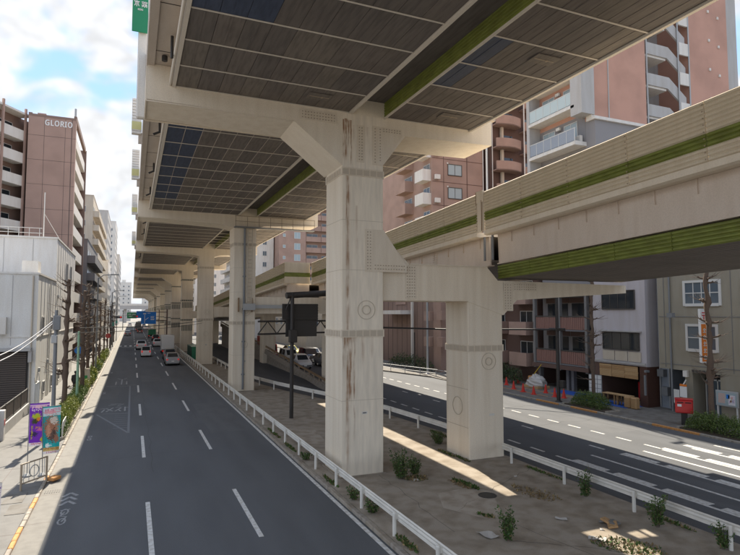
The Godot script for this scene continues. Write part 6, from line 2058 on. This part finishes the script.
func median_things():
	rng.seed = 99
	guard_rail("white guard rail along the median kerb beside the shaded lanes", [V(7.55, .12, 4), V(7.55, .12, -110)], 2.6, "white_rail")
	guard_rail("white guard rail running up to the portal leg beside the wide road", [V(15.85, .12, 4), V(15.85, .12, -21.55)], 3.3, "white_rail")
	guard_rail("white guard rail curving from behind the portal leg along the slip road", [V(15.85, .12, -24.2), V(15.8, .12, -27), V(15.3, .12, -33), V(14.3, .12, -38), V(13.0, .12, -43), V(11.8, .12, -48), V(10.9, .12, -53), V(10.55, .12, -60), V(10.45, .12, -110)], 3.3, "white_rail")
	var b := MB.new()
	# barrier of the rising slip road
	var t := thing("slip_barrier", "grey concrete barrier with rusty rail where the slip road divides", "barrier")
	var path := [V(15.6, 0, -41), V(16.0, .05, -48), V(16.4, .35, -56), V(16.7, .9, -66), V(16.9, 1.6, -78), V(17.0, 2.6, -94), V(17.0, 4.2, -118)]
	b.sweep(path, [[-.2, -.1], [.2, -.1], [.12, .45], [-.12, .45]])
	part(t, "wall", b.done(), M.kerb_b)
	b = MB.new(); b.sweep(path, [[-.05, .72], [.05, .72], [.05, .92], [-.05, .92]]); part(t, "rail", b.done(), M.rail_brown)
	for k in 26:
		var u := k / 25.0 * (path.size() - 1)
		var i := mini(int(u), path.size() - 2)
		pbox(t, "post", (path[i] as Vector3).lerp(path[i + 1], u - i) + V(0, .6, 0), V(.08, .4, .08), M.bolt)
	t = thing("slip_embankment", "dark wall under the rising slip road rail", "retaining wall")
	b = MB.new()
	for k in path.size() - 1:
		var a: Vector3 = path[k]; var c: Vector3 = path[k + 1]
		b.quad(V(a.x + .15, -.1, a.z), V(c.x + .15, -.1, c.z), V(c.x + .15, c.y, c.z), V(a.x + .15, a.y, a.z), V(-1, 0, 0))
		b.quad(V(a.x + .45, -.1, a.z), V(c.x + .45, -.1, c.z), V(c.x + .45, c.y, c.z), V(a.x + .45, a.y, a.z), V(1, 0, 0))
		b.quad(V(a.x + .15, a.y, a.z), V(a.x + .45, a.y, a.z), V(c.x + .45, c.y, c.z), V(c.x + .15, c.y, c.z), V(0, 1, 0))
	part(t, "wall", b.done(), M.kerb_b)
	# black pole with sign truss over the slip road
	t = thing("sign_truss", "black sign gantry with a dark board seen from behind under the ramp", "sign gantry", V(9.5, .12, -35))
	b = MB.new(); b.tube([V(0, 0, 0), V(0, 8.0, 0)], .13, 10); part(t, "post", b.done(), M.black_pole)
	b = MB.new(); b.tube([V(-2.2, 6.15, 0), V(7.0, 6.15, -3.0)], .06, 6); b.tube([V(-2.2, 5.35, 0), V(7.0, 5.35, -3.0)], .06, 6); part(t, "chord", b.done(), M.black_pole)
	b = MB.new()
	for k in 14:
		var u0 := k / 14.0; var u1 := (k + 1) / 14.0
		var p0 := V(-2.2, 5.35, 0).lerp(V(7.0, 5.35, -3), u0); var p1 := V(-2.2, 5.35, 0).lerp(V(7.0, 5.35, -3), u1)
		b.tube([p0 + V(0, .8 if k % 2 else 0.0, 0), p1 + V(0, 0.0 if k % 2 else .8, 0)], .035, 5)
	part(t, "lattice", b.done(), M.black_pole)
	pbox(t, "board", V(.6, 6.75, -.25), V(2.4, 1.05, .1), M.dark_metal, .01)
	for i in 6: pbox(t, "board_rib", V(.6, 6.3 + i * .18, -.18), V(2.4, .05, .06), M.black_pole)
	pbox(t, "lower_board", V(.7, 5.7, -.3), V(2.1, 1.1, .06), M.dark_metal, .01)
	pbox(t, "control_box", V(0, 5.2, .2), V(.5, .8, .4), M.black_pole, .03)
	b = MB.new(); b.tube([V(-.4, 7.8, 0), V(2.4, 8.0, -.4)], .2, 8); b.tube([V(0, 7.95, 0), V(-.4, 6.9, 0)], .04, 5); part(t, "cable_bundle", b.done(), M.black_pole)
	# weeds and litter
	weed(V(10.15, .12, -20.6), 1.15, 1.09, 27, "tall leafy weed at the foot of the rust-streaked pier")
	weed(V(10.95, .12, -20.9), .7, 0.80, 17, "smaller leafy weed just right of the tall one by the pier".replace("right of", "past"))
	weed(V(10.35, .12, -13.9), .95, 0.57, 17, "upright weed alone near the big pale scrap")
	weed(V(7.5, .12, -19.0), .45, 0.57, 11, "small weed under the kerb rail before the rust-streaked pier")
	weed(V(7.6, .12, -17.5), .5, 0.69, 15, "bushy small weed under the kerb rail")
	weed(V(7.45, .12, -24.9), .35, 0.69, 13, "low weed at the kerb beside the rust-streaked pier")
	weed(V(14.6, .12, -25.2), .7, 1.03, 20, "leafy weed behind the portal leg by the rail")
	weed(V(15.4, .12, -16.0), 1.0, 0.57, 15, "spindly weed against the road rail post")
	weed(V(15.3, .12, -12.9), 1.1, 0.69, 17, "tall spindly weed near the crumpled cardboard")
	weed(V(15.6, .12, -11.0), .8, 0.57, 13, "thin weed at the road rail near the sunlit patch")
	litter_patch(V(12.15, .125, -18.9), .16, .8, 500, .12, .12, "narrow strip of green grass in a median crack")
	litter_patch(V(11.95, .125, -19.0), .2, .7, 260, .95, .12, "dry leaves beside the grass strip")
	litter_patch(V(10.75, .125, -20.4), .5, .4, 380, .85, 0, "dry straw and leaves under the pier weeds")
	litter_patch(V(10.6, .125, -25.4), .55, .5, 420, .97, 0, "brown straw heap behind the rust-streaked pier")
	litter_patch(V(13.9, .125, -17.0), .5, 1.1, 420, .98, .2, "dead leaves along the road rail")
	litter_patch(V(13.2, .125, -12.2), .55, 1.0, 700, .55, .7, "mixed grass and dead leaves by the sunlit patch")
	litter_patch(V(7.5, .125, -14.8), .12, .7, 300, .35, 0, "grass tuft row along the median kerb")
	litter_patch(V(10.9, .125, -15.8), .1, .35, 120, .1, .4, "little grass patch near the manhole")
	var gk := 0
	for q in [[7.42, -11.5, 1.2], [7.4, -13.3, .6], [7.42, -21.4, .9], [7.4, -27.5, 1.1], [7.42, -31.0, 1.4], [16.0, -13.0, .9], [16.0, -19.0, 1.2], [13.95, -23.4, .8], [15.8, -27.0, 1.3], [9.95, -22.6, .7], [14.1, -22.2, .6]]:
		gk += 1
		litter_patch(V(q[0], .125, q[1]), .09, q[2], int(260 * q[2]), .3, 0, "thin line of grass at a kerb or rail foot, %s of its kind from the footbridge" % ORD[gk - 1])
	for s in [[10.0, -14.4, .34, .22, "large crumpled white paper by the upright weed"], [13.0, -14.6, .22, .12, "pale flattened packet on the bare median"], [12.8, -12.9, .3, .14, "white plastic scrap in the sunlit patch"], [10.6, -20.2, .16, .1, "white scrap under the pier weeds"], [13.5, -13.4, .08, .07, "small white scrap beside the sunlit patch"], [14.6, -19.0, .09, .06, "tiny white scrap near the portal leg"]]:
		b = MB.new()
		var P := []
		for i in 4:
			for j in 4: P.append(V((i / 3.0 - .5) * s[2] * 1.6 + rng.randf_range(-.03, .03), rng.randf_range(.0, .09) * (s[2] + .1) * 2, (j / 3.0 - .5) * s[3] * 2 + rng.randf_range(-.03, .03)))
		for i in 3:
			for j in 3: b.quad(P[i * 4 + j], P[i * 4 + 4 + j], P[i * 4 + 5 + j], P[i * 4 + 1 + j], V(0, 1, 0))
		whole("litter_scrap", b.done(), M.white_bag, s[4], "litter", V(s[0], .125, s[1]), rng.randf() * 3, "scraps of litter on the median")
	t = thing("cardboard_heap", "crumpled brown cardboard and cloth heap by the road rail", "litter", V(14.0, .12, -13.6), .5)
	for i in 4:
		b = MB.new(); b.cbox(V(0, .05, 0), V(.42 - i * .05, .07, .3), .02, Basis.from_euler(V(rng.randf_range(-.3, .3), rng.randf() * 3, rng.randf_range(-.3, .3))))
		part(t, "cardboard", b.done(), M.wood_new_b if i % 2 else M.paving, V(rng.randf_range(-.22, .22), .03 * i, rng.randf_range(-.2, .2)))
	# green screened box beside the plain piers
	t = thing("site_box", "dark green mesh enclosure between the plain piers", "enclosure", V(8.9, .12, -88))
	pbox(t, "body", V(0, .9, 0), V(1.6, 1.8, 7.0), M.car_green, .04)
	for i in 8: pbox(t, "rib", V(-.82, .9, -3.2 + i * .9), V(.06, 1.8, .06), M.dark_metal)

# ---------------------------------------------------------------- vehicles (front towards -z)
func car_mesh(st: Array) -> Array:
	var b := MB.new()
	var gl := MB.new()
	var rows := []
	for s in st:
		var z: float = s[0]
		var mid := lerpf(s[1], s[2], .5)
		rows.append([V(-s[4] * .93, s[1], z), V(-s[4], mid, z), V(-s[4] * .985, s[2], z), V(-s[5], s[3], z), V(s[5], s[3], z), V(s[4] * .985, s[2], z), V(s[4], mid, z), V(s[4] * .93, s[1], z)])
	for k in rows.size() - 1:
		for i in 8:
			var j := (i + 1) % 8
			var A: Vector3 = rows[k][i]; var B: Vector3 = rows[k + 1][i]; var C: Vector3 = rows[k + 1][j]; var D: Vector3 = rows[k][j]
			var cen := V(0, .75, (A.z + B.z) / 2)
			var hint := (A + B + C + D) / 4 - cen
			b.quad(A, B, C, D, hint)
			var tall0: bool = st[k][3] - st[k][2] > .15
			var tall1: bool = st[k + 1][3] - st[k + 1][2] > .15
			var n := (B - A).cross(D - A).normalized()
			if n.dot(hint) < 0: n = -n
			var o := n * .008
			if (i == 2 or i == 4) and tall0 and tall1:
				var m := (A + B + C + D) / 4
				gl.quad(m + (A - m) * .86 + o, m + (B - m) * .86 + o, m + (C - m) * .86 + o, m + (D - m) * .86 + o, n)
			if i == 3 and tall0 != tall1:
				var m := (A + B + C + D) / 4
				gl.quad(m + (A - m) * .88 + o, m + (B - m) * .88 + o, m + (C - m) * .88 + o, m + (D - m) * .88 + o, n)
	for e in [[0, -1.0], [rows.size() - 1, 1.0]]:
		var r: Array = rows[e[0]]
		for i in range(1, 7): b.tri(r[0], r[i], r[i + 1], V(0, 0, e[1]))
	return [b.done(), gl.done()]

const CARS := {
	"sedan": [[-2.25, .36, .60, .62, .70, .58], [-2.1, .24, .72, .74, .80, .66], [-1.1, .22, .88, .90, .86, .74], [-.35, .22, .93, 1.44, .87, .60], [.35, .22, .94, 1.49, .87, .61], [1.0, .22, .95, 1.43, .87, .60], [1.65, .22, .97, 1.0, .86, .70], [2.15, .26, .93, .95, .82, .68], [2.28, .36, .70, .74, .74, .62]],
	"wagon": [[-2.2, .36, .66, .68, .70, .58], [-2.05, .24, .80, .82, .82, .68], [-1.25, .22, .98, 1.0, .87, .74], [-.55, .22, 1.02, 1.58, .88, .64], [.4, .22, 1.03, 1.64, .88, .65], [1.5, .22, 1.05, 1.60, .88, .64], [2.05, .24, 1.06, 1.10, .86, .74], [2.2, .34, .85, .90, .80, .68]],
	"van": [[-2.3, .36, .80, .82, .74, .64], [-2.15, .24, .98, 1.0, .82, .70], [-1.75, .22, 1.08, 1.12, .84, .74], [-1.1, .22, 1.12, 1.86, .85, .72], [.4, .22, 1.12, 1.93, .85, .73], [1.95, .22, 1.12, 1.90, .85, .72], [2.22, .26, 1.1, 1.16, .84, .78], [2.26, .36, .9, .95, .80, .74]],
}

func car(label: String, kind: String, m: Material, at: Vector3, turn: float, sc := 1.0, group := "vehicles in the lanes") -> Node3D:
	var t := thing("car" if kind != "van" else "van", label, "car" if kind != "van" else "van", at, turn, group)
	var st: Array = CARS[kind]
	if not cache.has(kind): cache[kind] = car_mesh(st)
	part(t, "body", cache[kind][0], m)
	part(t, "glazing", cache[kind][1], M.glass_dark)
	var hw: float = st[3][4]
	var fz: float = st[0][0]; var rz: float = st[-1][0]
	if not cache.has("tyre"):
		var b := MB.new(); b.lathe(V(0, 0, 0), [[.2, -.1], [.31, -.1], [.325, -.06], [.325, .06], [.31, .1], [.2, .1]], 18); cache["tyre"] = b.done()
		b = MB.new(); b.lathe(V(0, 0, 0), [[0, -.08], [.2, -.09], [.2, .09], [0, .08]], 12); cache["rim"] = b.done()
	for z in [fz + .85, rz - .85]:
		for s in [-1, 1]:
			var w := part(t, "wheel", cache["tyre"], M.rubber, V(s * (hw - .09), .325, z))
			w.rotation.z = PI / 2
			part(w, "rim", cache["rim"], M.alloy)
	for s in [-1, 1]:
		pbox(t, "tail_light", V(s * (hw - .2), .82 if kind != "van" else 1.0, rz - .02), V(.2, .14 if kind != "van" else .34, .12), M.tail, .02)
		pbox(t, "headlight", V(s * (hw - .24), .66 if kind != "van" else .8, fz + .05), V(.32, .15, .16), M.headlamp, .03)
	pbox(t, "bumper", V(0, .42, rz - .02), V(hw * 1.7, .2, .1), m, .03); pbox(t, "bumper", V(0, .42, fz + .04), V(hw * 1.7, .2, .1), M.car_grey, .03)
	pbox(t, "number_plate", V(0, .6, rz + .04), V(.33, .17, .02), M.white); pbox(t, "number_plate", V(0, .45, fz - .02), V(.33, .17, .02), M.white)
	if sc != 1.0: t.scale = V(sc, sc, sc)
	return t

func truck(label: String, cabm: Material, boxm: Material, at: Vector3, turn: float, bh := 2.3, bl := 4.2, bw := 1.95):
	var t := thing("box_truck", label, "truck", at, turn, "vehicles in the lanes")
	var b := MB.new()
	b.prism(PackedVector2Array([Vector2(-3.4, .4), Vector2(-3.45, 1.1), Vector2(-3.1, 2.1), Vector2(-1.9, 2.15), Vector2(-1.9, .4)]), V(-.9, 0, 0), V(0, 0, 1), V(0, 1, 0), V(1.8, 0, 0))
	var c := part(t, "cab", b.done(), cabm)
	b = MB.new(); b.quad(V(-.78, 1.2, -3.435), V(.78, 1.2, -3.435), V(.72, 2.0, -3.155), V(-.72, 2.0, -3.155), V(0, 0, -1))
	for s in [-1, 1]: b.quad(V(s * .91, 1.2, -3.2), V(s * .91, 1.2, -2.2), V(s * .91, 1.95, -2.2), V(s * .91, 1.95, -2.95), V(s, 0, 0))
	part(c, "glazing", b.done(), M.glass_dark)
	b = MB.new(); b.cbox(V(0, .85 + bh / 2, -1.8 + bl / 2), V(bw, bh, bl), .03); var bx := part(t, "cargo_box", b.done(), boxm)
	pbox(bx, "rear_door", V(-bw * .24, .85 + bh / 2, -1.8 + bl + .005), V(bw * .46, bh - .16, .03), boxm, .008); pbox(bx, "rear_door", V(bw * .24, .85 + bh / 2, -1.8 + bl + .005), V(bw * .46, bh - .16, .03), boxm, .008)
	pbox(t, "chassis", V(0, .62, -.3), V(.9, .3, 5.6), M.car_black)
	for z in [-2.7, bl - 2.9]:
		for s in [-1, 1]:
			var w := part(t, "wheel", cache["tyre"], M.rubber, V(s * .78, .36, z)); w.rotation.z = PI / 2; w.scale = V(1.1, 1.1, 1.1)
	for s in [-1, 1]: pbox(t, "tail_light", V(s * bw * .4, .62, bl - 1.78), V(.25, .14, .06), M.tail, .01); pbox(t, "headlight", V(s * .7, .75, -3.47), V(.28, .2, .06), M.headlamp, .02)

func traffic():
	rng.seed = 123
	car("silver hatchback with lit tail lights beside the median kerb", "wagon", M.car_silver, V(5.0, 0, -78.6), 0)
	car("dark grey wagon ahead of the silver hatchback", "wagon", M.car_grey, V(5.2, 0, -87.0), 0)
	truck("white box truck ahead of the grey wagon", M.car_white, M.car_white, V(5.55, 0, -99.5), 0)
	car("white car with red tail lights ahead of the box truck", "wagon", M.car_white, V(4.9, 0, -122.0), 0)
	car("small white van in the middle lane", "van", M.car_white, V(2.15, 0, -95.0), 0, .86)
	car("white saloon ahead of the small white van", "wagon", M.car_white, V(1.75, 0, -114.0), 0, 1.05)
	car("dark saloon behind the green lorry", "sedan", M.car_black, V(5.5, 0, -148.0), 0)
	truck("green lorry beneath the blue direction sign", M.car_green, M.car_green, V(5.2, 0, -166.0), 0, 1.5)
	car("dark red car far down the middle lane", "wagon", M.brick_dark, V(2.6, 0, -205.0), 0)
	truck("tall dark lorry far down the middle lane", M.car_grey, M.grey_dark, V(2.4, 0, -230.0), 0, 2.6)
	car("grey car waiting at the far kerb", "wagon", M.car_grey, V(-1.0, 0, -182.0), 0)
	for k in 5: car(["white far car beyond the tall dark lorry", "black far car beyond the tall dark lorry", "silver far car beyond the tall dark lorry", "grey far car beyond the tall dark lorry", "white far car alone by the far kerb"][k], "wagon", [M.car_white, M.car_black, M.car_silver, M.car_grey, M.car_white][k], V([5.4, 2.2, 5.3, 2.3, -.8][k], 0, -250.0 - k * 17), 0)
	# oncoming side
	car("white estate car at the head of the waiting traffic", "wagon", M.car_white, V(19.4, 0, -67.5), PI, 1.05)
	car("white people carrier behind the white estate car", "van", M.car_white, V(19.9, 0, -75.0), PI)
	car("black van beside the white people carrier", "van", M.car_black, V(23.0, 0, -76.0), PI)
	car("dark grey car in front of the black van", "wagon", M.car_grey, V(23.1, 0, -69.0), PI)
	truck("red lorry with a white roof waiting behind the people carrier", M.car_red, M.car_red, V(19.3, 0, -86.0), PI, 2.4)
	car("yellow-green taxi behind the black van", "sedan", M.car_yellow, V(23.4, 0, -87.0), PI, 1.1)
	car("white hatchback in the outer lane beside the dark grey car", "wagon", M.car_white, V(24.9, 0, -80.0), PI)
